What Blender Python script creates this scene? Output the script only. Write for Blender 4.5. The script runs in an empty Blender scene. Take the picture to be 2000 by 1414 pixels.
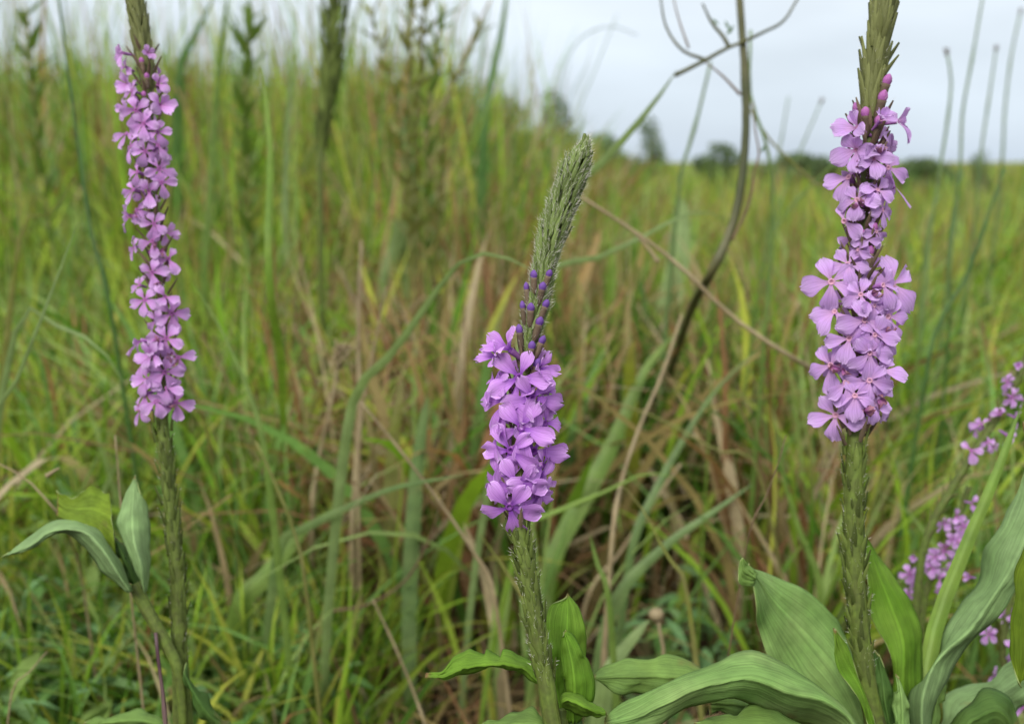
import bpy, math, random
import numpy as np
from mathutils import Vector, Matrix

# ------------------------------------------------------------------ camera, sky, sun, exposure
scene = bpy.context.scene
C = scene.collection
FPX = 1944.0                     # focal length in photo pixels (35 mm lens, 36 mm wide frame, 2000 px)
CAM = Vector((0.0, 0.0, 0.55))
PITCH = math.radians(11.4)
cd = bpy.data.cameras.new('camera')
cd.lens = 35.0
cd.sensor_width = 36.0
cd.clip_start = 0.01
cd.clip_end = 2000
cd.dof.use_dof = True
cd.dof.focus_distance = 0.397
cd.dof.aperture_fstop = 7.6
cd.dof.aperture_blades = 7
cam = bpy.data.objects.new('camera', cd)
C.objects.link(cam)
cam.location = CAM
cam.rotation_euler = (math.pi/2 - PITCH, 0, 0)
scene.camera = cam

SUN_EL, SUN_AZ = math.radians(45), math.radians(-155)      # azimuth measured from +Y, clockwise
world = bpy.data.worlds.new('World')
scene.world = world
world.use_nodes = True
wt = world.node_tree
wt.nodes.clear()
def wn(t, **kw):
    n = wt.nodes.new(t)
    for k, v in kw.items(): setattr(n, k, v)
    return n
sky = wn('ShaderNodeTexSky', sky_type='NISHITA', sun_disc=False, sun_elevation=SUN_EL, sun_rotation=SUN_AZ)
bg1 = wn('ShaderNodeBackground'); bg1.inputs['Strength'].default_value = 0.07
wt.links.new(sky.outputs[0], bg1.inputs['Color'])
tc = wn('ShaderNodeTexCoord')
sep = wn('ShaderNodeSeparateXYZ'); wt.links.new(tc.outputs['Generated'], sep.inputs[0])
ramp = wn('ShaderNodeValToRGB')
e = ramp.color_ramp.elements
e[0].position = 0.0; e[0].color = (0.262, 0.305, 0.358, 1)
e[1].position = 0.16; e[1].color = (0.372, 0.405, 0.436, 1)
e2 = ramp.color_ramp.elements.new(0.98); e2.color = (0.90, 0.92, 0.94, 1)
wt.links.new(sep.outputs[2], ramp.inputs[0])
mp = wn('ShaderNodeMapping'); mp.inputs['Scale'].default_value = (2.2, 2.2, 9.0)
wt.links.new(tc.outputs['Generated'], mp.inputs[0])
cn = wn('ShaderNodeTexNoise'); cn.inputs['Scale'].default_value = 1.4; cn.inputs['Detail'].default_value = 5
wt.links.new(mp.outputs[0], cn.inputs[0])
cr = wn('ShaderNodeMapRange'); cr.inputs[1].default_value = 0.3; cr.inputs[2].default_value = 0.7
cr.inputs[3].default_value = 0.90; cr.inputs[4].default_value = 1.11
wt.links.new(cn.outputs[0], cr.inputs[0])
bg2 = wn('ShaderNodeBackground')
wt.links.new(ramp.outputs[0], bg2.inputs['Color']); wt.links.new(cr.outputs[0], bg2.inputs['Strength'])
mxs = wn('ShaderNodeMixShader'); mxs.inputs[0].default_value = 0.93
wt.links.new(bg1.outputs[0], mxs.inputs[1]); wt.links.new(bg2.outputs[0], mxs.inputs[2])
wo = wn('ShaderNodeOutputWorld'); wt.links.new(mxs.outputs[0], wo.inputs[0])

sd = bpy.data.lights.new('sun', 'SUN')
sd.energy = 1.5
sd.angle = math.radians(26)
sd.color = (1.0, 0.97, 0.91)
sun = bpy.data.objects.new('sun', sd)
C.objects.link(sun)
sdir = Vector((math.sin(SUN_AZ)*math.cos(SUN_EL), math.cos(SUN_AZ)*math.cos(SUN_EL), math.sin(SUN_EL)))
sun.rotation_euler = sdir.to_track_quat('Z', 'Y').to_euler()

vs = scene.view_settings
vs.view_transform = 'Standard'; vs.look = 'None'; vs.gamma = 1.0; vs.use_curve_mapping = False
vs.exposure = 1.25
scene.cycles.use_denoising = True
scene.cycles.max_bounces = 8
scene.cycles.transmission_bounces = 4

# ------------------------------------------------------------------ maths helpers
FWD = Vector((0, math.cos(PITCH), -math.sin(PITCH)))
RIGHT = Vector((1, 0, 0))
UP = Vector((0, math.sin(PITCH), math.cos(PITCH)))
rnd = random.Random(11)
rng = np.random.default_rng(5)

def P(px, py, d):
    "world point that the photograph shows at pixel (px, py), d metres along the view axis"
    return CAM + FWD*d + RIGHT*((px-1000)/FPX*d) - UP*((py-707)/FPX*d)

def sstep(a, b, x):
    t = np.clip((x-a)/(b-a), 0, 1)
    return t*t*(3-2*t)

def ground(x, y):
    x = np.asarray(x, float); y = np.asarray(y, float)
    bank = 0.53*np.clip((0.66-x/np.maximum(y, 0.5)*4.0)/0.94, 0, 1)*sstep(1.2, 3.8, y)
    far = 0.012*np.sin(x*0.7+1.0)*np.cos(y*0.5) + 0.006*np.sin(x*4.1)*np.sin(y*3.3+.5)
    return bank + far

def gz(x, y): return float(ground(x, y))

def catmull(pts, n):
    "n points spaced evenly along a Catmull-Rom curve through pts (tuples of any dimension)"
    p = np.array(pts, float)
    if len(p) == 2:
        dense = p[0] + (p[1]-p[0])*np.linspace(0, 1, 60)[:, None]
    else:
        q = np.vstack([2*p[0]-p[1], p, 2*p[-1]-p[-2]])
        out = []
        for i in range(len(p)-1):
            a, b, c, d = q[i:i+4]
            t = np.linspace(0, 1, 24, endpoint=False)[:, None]
            out.append(0.5*((2*b)+(c-a)*t+(2*a-5*b+4*c-d)*t*t+(3*b-a-3*c+d)*t**3))
        dense = np.vstack(out+[p[-1:]])
    s = np.r_[0, np.cumsum(np.linalg.norm(np.diff(dense, axis=0), axis=1))]
    u = np.linspace(0, s[-1], n)
    return np.stack([np.interp(u, s, dense[:, k]) for k in range(p.shape[1])], 1)

# ------------------------------------------------------------------ object helpers
def mesh_data(name, verts, faces, mats, attrs=None, smooth=True, mat_idx=None):
    me = bpy.data.meshes.new(name)
    me.from_pydata([tuple(v) for v in verts], [], faces)
    for m in (mats if isinstance(mats, (list, tuple)) else [mats]): me.materials.append(m)
    if attrs:
        for k, a in attrs.items():
            a = np.asarray(a, np.float32)
            if a.ndim == 1:
                at = me.attributes.new(k, 'FLOAT', 'POINT'); at.data.foreach_set('value', a)
            else:
                at = me.attributes.new(k, 'FLOAT_COLOR', 'POINT')
                if a.shape[1] == 3: a = np.hstack([a, np.ones((len(a), 1), np.float32)])
                at.data.foreach_set('color', a.ravel())
    if smooth: me.polygons.foreach_set('use_smooth', [True]*len(me.polygons))
    if mat_idx is not None: me.polygons.foreach_set('material_index', mat_idx)
    me.update()
    return me

def link(name, data, parent=None, mat=None):
    o = bpy.data.objects.new(name, data)
    C.objects.link(o)
    if parent is not None: o.parent = parent
    if mat is not None: o.matrix_local = mat
    return o

def thing(name, label, cat, loc, group=None):
    o = bpy.data.objects.new(name, None)
    o.empty_display_size = 0.02
    C.objects.link(o)
    o.location = loc
    tag(o, label, cat, group)
    return o

def tag(o, label=None, cat=None, group=None, kind=None):
    if label: o['label'] = label
    if cat: o['category'] = cat
    if group: o['group'] = group
    if kind: o['kind'] = kind
    return o

def frame_of(x, y, z, loc):
    m = Matrix.Identity(4)
    for i in range(3):
        m[i][0] = x[i]; m[i][1] = y[i]; m[i][2] = z[i]; m[i][3] = loc[i]
    return m

# ------------------------------------------------------------------ materials
def plant_mat(name, col=None, col2=None, attr=None, rough=0.5, spec=0.3, transl=0.3, tcol=(1.05, 1.1, 0.7),
              nscale=60, vary=0.35, bump=0.15, stripes=0, per_object=0.0, rib=False, ramp_v=None, blotch=None):
    m = bpy.data.materials.new(name)
    m.use_nodes = True
    t = m.node_tree; t.nodes.clear()
    N = t.nodes.new; L = t.links.new
    out = N('ShaderNodeOutputMaterial')
    pr = N('ShaderNodeBsdfPrincipled'); pr.inputs['Roughness'].default_value = rough
    pr.inputs['Specular IOR Level'].default_value = spec
    if attr:
        a = N('ShaderNodeAttribute'); a.attribute_name = attr; base = a.outputs['Color']
    elif ramp_v:
        a = N('ShaderNodeAttribute'); a.attribute_name = 'v'
        r = N('ShaderNodeValToRGB')
        els = r.color_ramp.elements
        while len(els) < len(ramp_v): els.new(0.5)
        for el, (p, c) in zip(els, ramp_v): el.position = p; el.color = (*c, 1)
        L(a.outputs['Fac'], r.inputs[0]); base = r.outputs[0]
    else:
        rgb = N('ShaderNodeRGB'); rgb.outputs[0].default_value = (*col, 1); base = rgb.outputs[0]
    co = N('ShaderNodeTexCoord')
    noise = N('ShaderNodeTexNoise'); noise.inputs['Scale'].default_value = nscale; noise.inputs['Detail'].default_value = 4
    L(co.outputs['Object'], noise.inputs['Vector'])
    if col2:
        mr0 = N('ShaderNodeMapRange'); mr0.inputs[1].default_value = 0.38; mr0.inputs[2].default_value = 0.66
        L(noise.outputs[0], mr0.inputs[0])
        mx = N('ShaderNodeMix'); mx.data_type = 'RGBA'
        L(mr0.outputs[0], mx.inputs[0]); L(base, mx.inputs[6]); mx.inputs[7].default_value = (*col2, 1)
        base = mx.outputs[2]
    # value variation
    mr = N('ShaderNodeMapRange'); mr.inputs[1].default_value = 0.25; mr.inputs[2].default_value = 0.75
    mr.inputs[3].default_value = 1-vary; mr.inputs[4].default_value = 1+vary
    n2 = N('ShaderNodeTexNoise'); n2.inputs['Scale'].default_value = nscale*2.7; n2.inputs['Detail'].default_value = 5
    L(co.outputs['Object'], n2.inputs['Vector']); L(n2.outputs[0], mr.inputs[0])
    val = mr.outputs[0]
    height = noise.outputs[0]
    if stripes or rib:
        ua = N('ShaderNodeAttribute'); ua.attribute_name = 'u'
        va = N('ShaderNodeAttribute'); va.attribute_name = 'v'
    if stripes:
        # veins that run along the leaf, a little uneven
        sc = N('ShaderNodeMath'); sc.operation = 'MULTIPLY'; sc.inputs[1].default_value = stripes
        L(ua.outputs['Fac'], sc.inputs[0])
        vv = N('ShaderNodeMath'); vv.operation = 'MULTIPLY'; vv.inputs[1].default_value = 1.6
        L(va.outputs['Fac'], vv.inputs[0])
        cx = N('ShaderNodeCombineXYZ'); L(sc.outputs[0], cx.inputs[0]); L(vv.outputs[0], cx.inputs[1])
        sn = N('ShaderNodeTexNoise'); sn.inputs['Scale'].default_value = 1.0; sn.inputs['Detail'].default_value = 3
        L(cx.outputs[0], sn.inputs['Vector'])
        smr = N('ShaderNodeMapRange'); smr.inputs[1].default_value = 0.3; smr.inputs[2].default_value = 0.7
        smr.inputs[3].default_value = 0.74; smr.inputs[4].default_value = 1.24
        L(sn.outputs[0], smr.inputs[0])
        mu = N('ShaderNodeMath'); mu.operation = 'MULTIPLY'; L(val, mu.inputs[0]); L(smr.outputs[0], mu.inputs[1])
        val = mu.outputs[0]; height = sn.outputs[0]
    if per_object:
        oi = N('ShaderNodeObjectInfo')
        om = N('ShaderNodeMapRange'); om.inputs[3].default_value = 1-per_object; om.inputs[4].default_value = 1+per_object
        L(oi.outputs['Random'], om.inputs[0])
        mu = N('ShaderNodeMath'); mu.operation = 'MULTIPLY'; L(val, mu.inputs[0]); L(om.outputs[0], mu.inputs[1]); val = mu.outputs[0]
    if rib:
        ab = N('ShaderNodeMath'); ab.operation = 'ABSOLUTE'; L(ua.outputs['Fac'], ab.inputs[0])
        rr = N('ShaderNodeMapRange'); rr.inputs[1].default_value = 0.015; rr.inputs[2].default_value = 0.06
        rr.inputs[3].default_value = 1.28; rr.inputs[4].default_value = 1.0
        L(ab.outputs[0], rr.inputs[0])
        mu = N('ShaderNodeMath'); mu.operation = 'MULTIPLY'; L(val, mu.inputs[0]); L(rr.outputs[0], mu.inputs[1]); val = mu.outputs[0]
    sclr = N('ShaderNodeVectorMath'); sclr.operation = 'SCALE'
    L(base, sclr.inputs[0]); L(val, sclr.inputs['Scale'])
    colr = sclr.outputs[0]
    if blotch:
        bn = N('ShaderNodeTexNoise'); bn.inputs['Scale'].default_value = nscale*0.7; bn.inputs['Detail'].default_value = 6
        L(co.outputs['Object'], bn.inputs['Vector'])
        bm = N('ShaderNodeMapRange'); bm.inputs[1].default_value = 0.66; bm.inputs[2].default_value = 0.74
        L(bn.outputs[0], bm.inputs[0])
        bx = N('ShaderNodeMix'); bx.data_type = 'RGBA'
        L(bm.outputs[0], bx.inputs[0]); L(colr, bx.inputs[6]); bx.inputs[7].default_value = (*blotch, 1)
        colr = bx.outputs[2]
    if rib and blotch:
        ta = N('ShaderNodeMath'); ta.operation = 'MULTIPLY_ADD'; ta.inputs[1].default_value = 0.10
        L(noise.outputs[0], ta.inputs[0]); L(va.outputs['Fac'], ta.inputs[2])
        tmr = N('ShaderNodeMapRange'); tmr.inputs[1].default_value = 1.015; tmr.inputs[2].default_value = 1.05
        L(ta.outputs[0], tmr.inputs[0])
        tx = N('ShaderNodeMix'); tx.data_type = 'RGBA'
        L(tmr.outputs[0], tx.inputs[0]); L(colr, tx.inputs[6]); tx.inputs[7].default_value = (0.21, 0.135, 0.055, 1)
        colr = tx.outputs[2]
    L(colr, pr.inputs['Base Color'])
    if bump:
        b = N('ShaderNodeBump'); b.inputs['Strength'].default_value = bump; b.inputs['Distance'].default_value = 0.001
        L(height, b.inputs['Height']); L(b.outputs[0], pr.inputs['Normal'])
    if transl > 0:
        tr = N('ShaderNodeBsdfTranslucent')
        tm = N('ShaderNodeVectorMath'); tm.operation = 'MULTIPLY'; L(colr, tm.inputs[0]); tm.inputs[1].default_value = tcol
        L(tm.outputs[0], tr.inputs['Color'])
        ms = N('ShaderNodeMixShader'); ms.inputs[0].default_value = transl
        L(pr.outputs[0], ms.inputs[1]); L(tr.outputs[0], ms.inputs[2]); L(ms.outputs[0], out.inputs[0])
    else:
        L(pr.outputs[0], out.inputs[0])
    return m

M_GRASS = plant_mat('grass_blades', attr='tint', rough=0.6, spec=0.14, transl=0.42, nscale=14, vary=0.25, bump=0)
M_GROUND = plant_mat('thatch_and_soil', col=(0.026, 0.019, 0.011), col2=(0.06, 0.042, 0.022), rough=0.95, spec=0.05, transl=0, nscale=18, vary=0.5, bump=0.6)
M_FIELD = plant_mat('distant_sward', col=(0.10, 0.125, 0.035), col2=(0.17, 0.15, 0.07), rough=0.9, spec=0.05, transl=0, nscale=0.8, vary=0.4, bump=0.4)
PETAL_T = (1.06, 0.95, 1.06)
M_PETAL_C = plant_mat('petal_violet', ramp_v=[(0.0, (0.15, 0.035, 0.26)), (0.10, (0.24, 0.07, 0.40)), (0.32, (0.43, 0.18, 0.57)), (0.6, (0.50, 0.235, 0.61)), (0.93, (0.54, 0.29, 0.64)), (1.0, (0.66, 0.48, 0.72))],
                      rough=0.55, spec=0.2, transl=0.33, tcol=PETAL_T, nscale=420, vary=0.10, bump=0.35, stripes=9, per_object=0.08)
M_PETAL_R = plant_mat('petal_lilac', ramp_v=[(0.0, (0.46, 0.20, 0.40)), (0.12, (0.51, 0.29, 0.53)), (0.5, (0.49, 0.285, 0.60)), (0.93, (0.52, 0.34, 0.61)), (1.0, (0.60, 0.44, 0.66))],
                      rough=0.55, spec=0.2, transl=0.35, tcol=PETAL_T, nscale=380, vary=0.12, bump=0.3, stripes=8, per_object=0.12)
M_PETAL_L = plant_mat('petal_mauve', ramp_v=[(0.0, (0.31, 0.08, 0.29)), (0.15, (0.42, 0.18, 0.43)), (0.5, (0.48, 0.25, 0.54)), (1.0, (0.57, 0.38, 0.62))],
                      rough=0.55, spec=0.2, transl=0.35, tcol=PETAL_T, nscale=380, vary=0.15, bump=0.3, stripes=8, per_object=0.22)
M_TUBE = plant_mat('flower_tube', col=(0.26, 0.09, 0.30), col2=(0.36, 0.16, 0.42), rough=0.6, transl=0.1, nscale=300, vary=0.2, bump=0.1)
M_THROAT = plant_mat('flower_throat', col=(0.16, 0.035, 0.24), rough=0.7, transl=0.1, nscale=300, vary=0.2, bump=0)
M_EYE = plant_mat('flower_eye', col=(0.50, 0.26, 0.36), rough=0.7, transl=0.1, nscale=300, vary=0.2, bump=0)
M_BUD = plant_mat('violet_bud', col=(0.085, 0.03, 0.19), col2=(0.19, 0.085, 0.34), rough=0.6, transl=0.1, nscale=500, vary=0.25, bump=0.3)
M_BUDR = plant_mat('magenta_bud', col=(0.30, 0.07, 0.25), col2=(0.42, 0.16, 0.42), rough=0.55, transl=0.15, nscale=400, vary=0.3, bump=0.3)
M_BRACT = plant_mat('grey_green_bract', col=(0.135, 0.215, 0.042), col2=(0.15, 0.155, 0.075), rough=0.7, spec=0.2, transl=0.2, nscale=350, vary=0.35, bump=0.3, per_object=0.3)
M_BRACT_R = plant_mat('olive_bract', col=(0.19, 0.215, 0.065), col2=(0.14, 0.14, 0.055), rough=0.6, spec=0.25, transl=0.25, nscale=250, vary=0.3, bump=0.3, per_object=0.25)
M_BRACT_S = plant_mat('olive_scale', col=(0.08, 0.125, 0.018), col2=(0.125, 0.14, 0.04), rough=0.65, spec=0.2, transl=0.2, nscale=300, vary=0.5, bump=0.3, per_object=0.5)
M_STEM = plant_mat('verbena_stem', col=(0.085, 0.12, 0.018), col2=(0.07, 0.085, 0.018), rough=0.6, spec=0.25, transl=0.0, nscale=160, vary=0.3, bump=0.5, stripes=5, blotch=(0.05, 0.06, 0.018))
M_BRACT_P = plant_mat('maroon_bract', col=(0.14, 0.07, 0.075), col2=(0.16, 0.15, 0.06), rough=0.6, spec=0.2, transl=0.2, nscale=300, vary=0.3, bump=0.3, per_object=0.3)
M_HAIR = plant_mat('white_hair', col=(0.68, 0.65, 0.56), rough=0.5, spec=0.3, transl=0.35, tcol=(1, 1, 1), nscale=50, vary=0.1, bump=0)
def leafm(n, c, c2, tr=0.3, **kw):
    return plant_mat(n, col=c, col2=c2, rough=0.62, spec=0.14, transl=tr, tcol=(1.1, 1.25, 0.40), nscale=45, vary=0.22, bump=0.35, stripes=22, rib=True, blotch=(0.17, 0.14, 0.05), **kw)
M_LEAF_BLUE = leafm('leaf_blue_green', (0.155, 0.265, 0.070), (0.205, 0.305, 0.095), 0.32)
M_LEAF_PALE = leafm('leaf_pale_green', (0.155, 0.25, 0.055), (0.12, 0.205, 0.05), 0.34)
M_LEAF_BRIGHT = leafm('leaf_bright_green', (0.115, 0.235, 0.018), (0.15, 0.26, 0.028), 0.42)
M_LEAF_DARK = leafm('leaf_dark_green', (0.055, 0.115, 0.022), (0.08, 0.14, 0.03), 0.3)
M_LEAF_OLIVE = leafm('leaf_olive_green', (0.19, 0.27, 0.022), (0.16, 0.24, 0.026), 0.5)
M_LEAF_SILVER = leafm('leaf_silver_green', (0.19, 0.285, 0.115), (0.165, 0.26, 0.095), 0.27)
M_EDGE = plant_mat('leaf_edge', col=(0.24, 0.30, 0.10), rough=0.5, transl=0.2, nscale=40, vary=0.2, bump=0)
BL = {}
for k, c, c2 in (('green', (0.105, 0.175, 0.03), (0.13, 0.19, 0.04)), ('bright', (0.115, 0.20, 0.022), (0.145, 0.215, 0.03)),
                 ('deep', (0.05, 0.115, 0.022), (0.07, 0.13, 0.03)), ('pale', (0.17, 0.235, 0.085), (0.15, 0.21, 0.065)),
                 ('teal', (0.105, 0.17, 0.052), (0.13, 0.185, 0.062)), ('olive', (0.16, 0.175, 0.035), (0.19, 0.18, 0.06)),
                 ('tan', (0.33, 0.265, 0.15), (0.24, 0.18, 0.095)), ('orange', (0.26, 0.165, 0.055), (0.22, 0.165, 0.06)),
                 ('brown', (0.135, 0.085, 0.045), (0.19, 0.13, 0.07)), ('bark', (0.045, 0.052, 0.014), (0.085, 0.08, 0.03)),
                 ('purple', (0.06, 0.028, 0.035), (0.13, 0.085, 0.07))):
    BL[k] = plant_mat('blade_'+k, col=c, col2=c2, rough=0.5, spec=0.3, transl=0.0 if k in ('bark', 'purple') else 0.3, nscale=30, vary=0.22,
                      bump=0.2, stripes=7, rib=(k in ('green', 'bright', 'pale', 'teal', 'olive')))

# ------------------------------------------------------------------ ground
def make_ground():
    xs = np.unique(np.r_[np.linspace(-400, -20, 14), np.linspace(-20, -5, 16), np.linspace(-5, 5, 81), np.linspace(5, 20, 16), np.linspace(20, 400, 14)])
    ys = np.unique(np.r_[np.linspace(-20, 0, 9), np.linspace(0, 6, 61), np.linspace(6, 30, 33), np.linspace(30, 600, 24)])
    X, Y = np.meshgrid(xs, ys)
    Z = ground(X, Y) - 0.0*Y
    V = np.stack([X.ravel(), Y.ravel(), Z.ravel()], 1)
    nx, ny = len(xs), len(ys)
    F = [(j*nx+i, j*nx+i+1, (j+1)*nx+i+1, (j+1)*nx+i) for j in range(ny-1) for i in range(nx-1)]
    mi = [1 if ys[f[0]//nx] >= 6 else 0 for f in F]
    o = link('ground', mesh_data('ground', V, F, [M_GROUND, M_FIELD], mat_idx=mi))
    tag(o, kind='structure')
make_ground()

# ------------------------------------------------------------------ grass stuff
GREENS = np.array([(0.135, 0.245, 0.020), (0.190, 0.300, 0.024), (0.265, 0.350, 0.045), (0.145, 0.265, 0.066), (0.064, 0.140, 0.014), (0.305, 0.325, 0.050), (0.235, 0.325, 0.098)])
TANS = np.array([(0.30, 0.225, 0.115), (0.23, 0.145, 0.07), (0.36, 0.29, 0.175), (0.17, 0.09, 0.04), (0.26, 0.20, 0.075), (0.24, 0.125, 0.06)])

def blades(name, xy, h, w, tan_frac, lean=(0.1, 0.6), seg=5, greens=GREENS, tans=TANS, gweights=None, stiff=1.0, lean_dir=None, zoff=0.0, droop=0.35, cid=None):
    n = len(xy)
    x, y = xy[:, 0], xy[:, 1]
    z = ground(x, y)+zoff
    h = np.broadcast_to(h, n)*1.0; w = np.broadcast_to(w, n)*1.0
    ld = rng.uniform(0, 2*np.pi, n) if lean_dir is None else lean_dir
    ln = rng.uniform(lean[0], lean[1], n)
    yaw = rng.uniform(0, np.pi, n)
    t = np.linspace(0, 1, seg+1)
    V = np.zeros((n, seg+1, 2, 3)); wig = rng.uniform(-0.04, 0.04, (n, 2))
    for k, tk in enumerate(t):
        bend = ln*(0.25*tk + 0.75*tk**2.2)
        up = h*(tk - droop*ln*tk**3)
        cx = x + h*bend*np.cos(ld) + h*wig[:, 0]*np.sin(tk*5)
        cy = y + h*bend*np.sin(ld) + h*wig[:, 1]*np.sin(tk*5)
        wk = w*0.5*(0.75+0.5*tk)*(1-tk**3) + 1e-5
        ya = yaw + 0.9*tk*wig[:, 0]*20
        dx, dy = np.cos(ya)*wk, np.sin(ya)*wk
        V[:, k, 0] = np.stack([cx-dx, cy-dy, z+up], 1)
        V[:, k, 1] = np.stack([cx+dx, cy+dy, z+up], 1)
    V = V.reshape(-1, 3)
    b = (np.arange(n)*(seg+1)*2)[:, None]
    F = []
    for k in range(seg):
        a = b[:, 0]+2*k
        F.append(np.stack([a, a+1, a+3, a+2], 1))
    F = np.concatenate(F)
    tf = np.broadcast_to(tan_frac, n)
    is_t = rng.random(n) < tf
    gi = rng.choice(len(greens), n, p=gweights); ti = rng.choice(len(tans), n)
    if cid is not None:                       # a tussock keeps mostly to one hue
        m = cid.max()+1
        cg = rng.choice(len(greens), m); own = rng.random(n) < 0.7
        gi = np.where(own, cg[cid], gi)
        ct = rng.random(m) < tf.mean()*0.8
        is_t = np.where(ct[cid], rng.random(n) < 0.85, rng.random(n) < tf*0.45)
    col = np.where(is_t[:, None], tans[ti], greens[gi])*rng.uniform(0.68, 1.32, (n, 1))
    if cid is not None: col = col*rng.uniform(0.78, 1.22, (m, 1))[cid]
    # a green blade may be straw-coloured at its tip
    tipt = (rng.random(n) < 0.22) & ~is_t
    colv = np.repeat(col[:, None, :], (seg+1)*2, 1).reshape(n, seg+1, 2, 3)
    for k in (seg-1, seg):
        colv[tipt, k] = colv[tipt, k]*0.4 + np.array((0.27, 0.21, 0.09))*0.6
    colv = colv.reshape(-1, 3)
    me = bpy.data.meshes.new(name)
    me.vertices.add(len(V)); me.vertices.foreach_set('co', V.astype(np.float32).ravel())
    me.loops.add(len(F)*4); me.loops.foreach_set('vertex_index', F.astype(np.int32).ravel())
    me.polygons.add(len(F)); me.polygons.foreach_set('loop_start', np.arange(len(F), dtype=np.int32)*4)
    me.polygons.foreach_set('use_smooth', np.ones(len(F), bool))
    me.materials.append(M_GRASS)
    at = me.attributes.new('tint', 'FLOAT_COLOR', 'POINT')
    at.data.foreach_set('color', np.hstack([colv, np.ones((len(colv), 1))]).astype(np.float32).ravel())
    me.update(calc_edges=True); me.validate()
    o = link(name, me)
    tag(o, kind='stuff')
    return o

def wedge(n, d0, d1, x0=-0.72, x1=0.72, power=1.0, margin=0.15):
    "n ground points between distances d0 and d1, spread over a fan wider than the view"
    u = rng.random(n)
    d = (d0**(power+1) + u*(d1**(power+1)-d0**(power+1)))**(1/(power+1))
    fx = rng.uniform(x0, x1, n)
    return np.stack([fx*d + rng.uniform(-margin, margin, n), d], 1)

def clumps(centres, k, r):
    "k blades round every centre: positions, tussock numbers and the way each blade leans (outwards)"
    m = len(centres)
    kk = rng.integers(max(2, k//2), k+k//2, m)
    cid = np.repeat(np.arange(m), kk)
    rr = rng.uniform(0.5, 1.5, m)[cid]*r
    off = rng.normal(0, 1, (len(cid), 2))*rr[:, None]
    ang = np.arctan2(off[:, 1], off[:, 0]) + rng.normal(0, 0.7, len(cid))
    common = rng.uniform(0, 6.283, m)[cid]
    ang = np.where(rng.random(len(cid)) < 0.3, common, ang)
    return centres[cid]+off, cid, ang

def hollow(xy):
    sx = xy[:, 0]/xy[:, 1]
    return (sx > 0.04) & (sx < 0.24) & (xy[:, 1] < 1.7)

def in_gap(xy):
    sx = xy[:, 0]/xy[:, 1]
    return (sx > -0.21) & (sx < 0.25) & (xy[:, 1] < 1.95)

# near green sward, in tussocks
ctr = wedge(620, 0.84, 2.1)
sx = ctr[:, 0]/ctr[:, 1]
ctr = ctr[rng.random(len(ctr)) < np.where(hollow(ctr), 0.05, np.where(in_gap(ctr), 0.09, np.where(sx > 0.26, 0.75, 1.0)))]
xy, cid, ang = clumps(ctr, 20, 0.022)
sx = xy[:, 0]/xy[:, 1]
hh = rng.uniform(0.16, 0.46, len(xy))*np.where(xy[:, 1] < 1.0, 0.78, 1.0)
blades('meadow_grass', xy, hh, rng.uniform(0.003, 0.0088, len(xy)), np.where(in_gap(xy), 0.25, np.where(sx > 0.2, 0.12, 0.05)), lean=(0.05, 0.8), seg=6, lean_dir=ang, cid=cid)
xy = wedge(1700, 0.85, 2.1)
xy = xy[rng.random(len(xy)) < np.where(hollow(xy), 0.03, np.where(in_gap(xy), 0.07, 1.0))]
blades('loose_meadow_grass', xy, rng.uniform(0.14, 0.40, len(xy)), rng.uniform(0.002, 0.006, len(xy)), 0.15, lean=(0.1, 0.9), seg=5)
# broader blades among them
xy = wedge(1900, 0.92, 2.4)
xy = xy[rng.random(len(xy)) < np.where(hollow(xy), 0.25, np.where(in_gap(xy), 0.6, 0.55))]
blades('broad_meadow_grass', xy, rng.uniform(0.22, 0.50, len(xy)), rng.uniform(0.008, 0.016, len(xy)), 0.14, lean=(0.2, 1.0), seg=8, droop=0.5)
# broad blades standing in the open patch
xy = wedge(250, 0.95, 1.7, x0=-0.24, x1=0.30)
xy = xy[rng.random(len(xy)) < np.where(hollow(xy), 0.4, 1.0)]
blades('broad_patch_grass', xy, rng.uniform(0.25, 0.52, len(xy)), rng.uniform(0.010, 0.021, len(xy)), 0.45, lean=(0.1, 0.8), seg=9, droop=0.45)
# short fresh grass close to the mauve plant
xy = wedge(1500, 0.70, 0.95, x0=-0.66, x1=-0.16, margin=0.03)
blades('near_meadow_grass', xy, rng.uniform(0.10, 0.25, len(xy)), rng.uniform(0.003, 0.007, len(xy)), 0.08, lean=(0.1, 0.9), seg=6)
# dead straw of the open patch
ctr = wedge(250, 0.95, 2.3, x0=-0.30, x1=0.34)
sx = ctr[:, 0]/ctr[:, 1]
ctr = ctr[rng.random(len(ctr)) < np.where(hollow(ctr), 0.3, np.where(in_gap(ctr), 1.0, 0.25))]
xy, cid, ang = clumps(ctr, 24, 0.03)
blades('dry_grass', xy, rng.uniform(0.16, 0.50, len(xy)), rng.uniform(0.0025, 0.0115, len(xy)), 0.90, lean=(0.05, 0.9), seg=6, droop=0.5, lean_dir=ang)
# dense dark tussocks behind the open hollow
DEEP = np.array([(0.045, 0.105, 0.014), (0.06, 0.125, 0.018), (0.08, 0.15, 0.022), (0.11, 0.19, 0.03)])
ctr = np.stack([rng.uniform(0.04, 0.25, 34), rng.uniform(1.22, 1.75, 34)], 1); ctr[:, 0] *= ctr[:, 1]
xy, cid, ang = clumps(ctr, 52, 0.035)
blades('deep_tussock_grass', xy, rng.uniform(0.18, 0.44, len(xy)), rng.uniform(0.005, 0.014, len(xy)), 0.12, lean=(0.05, 1.0), seg=7, droop=0.5, lean_dir=ang, greens=DEEP)
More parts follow.
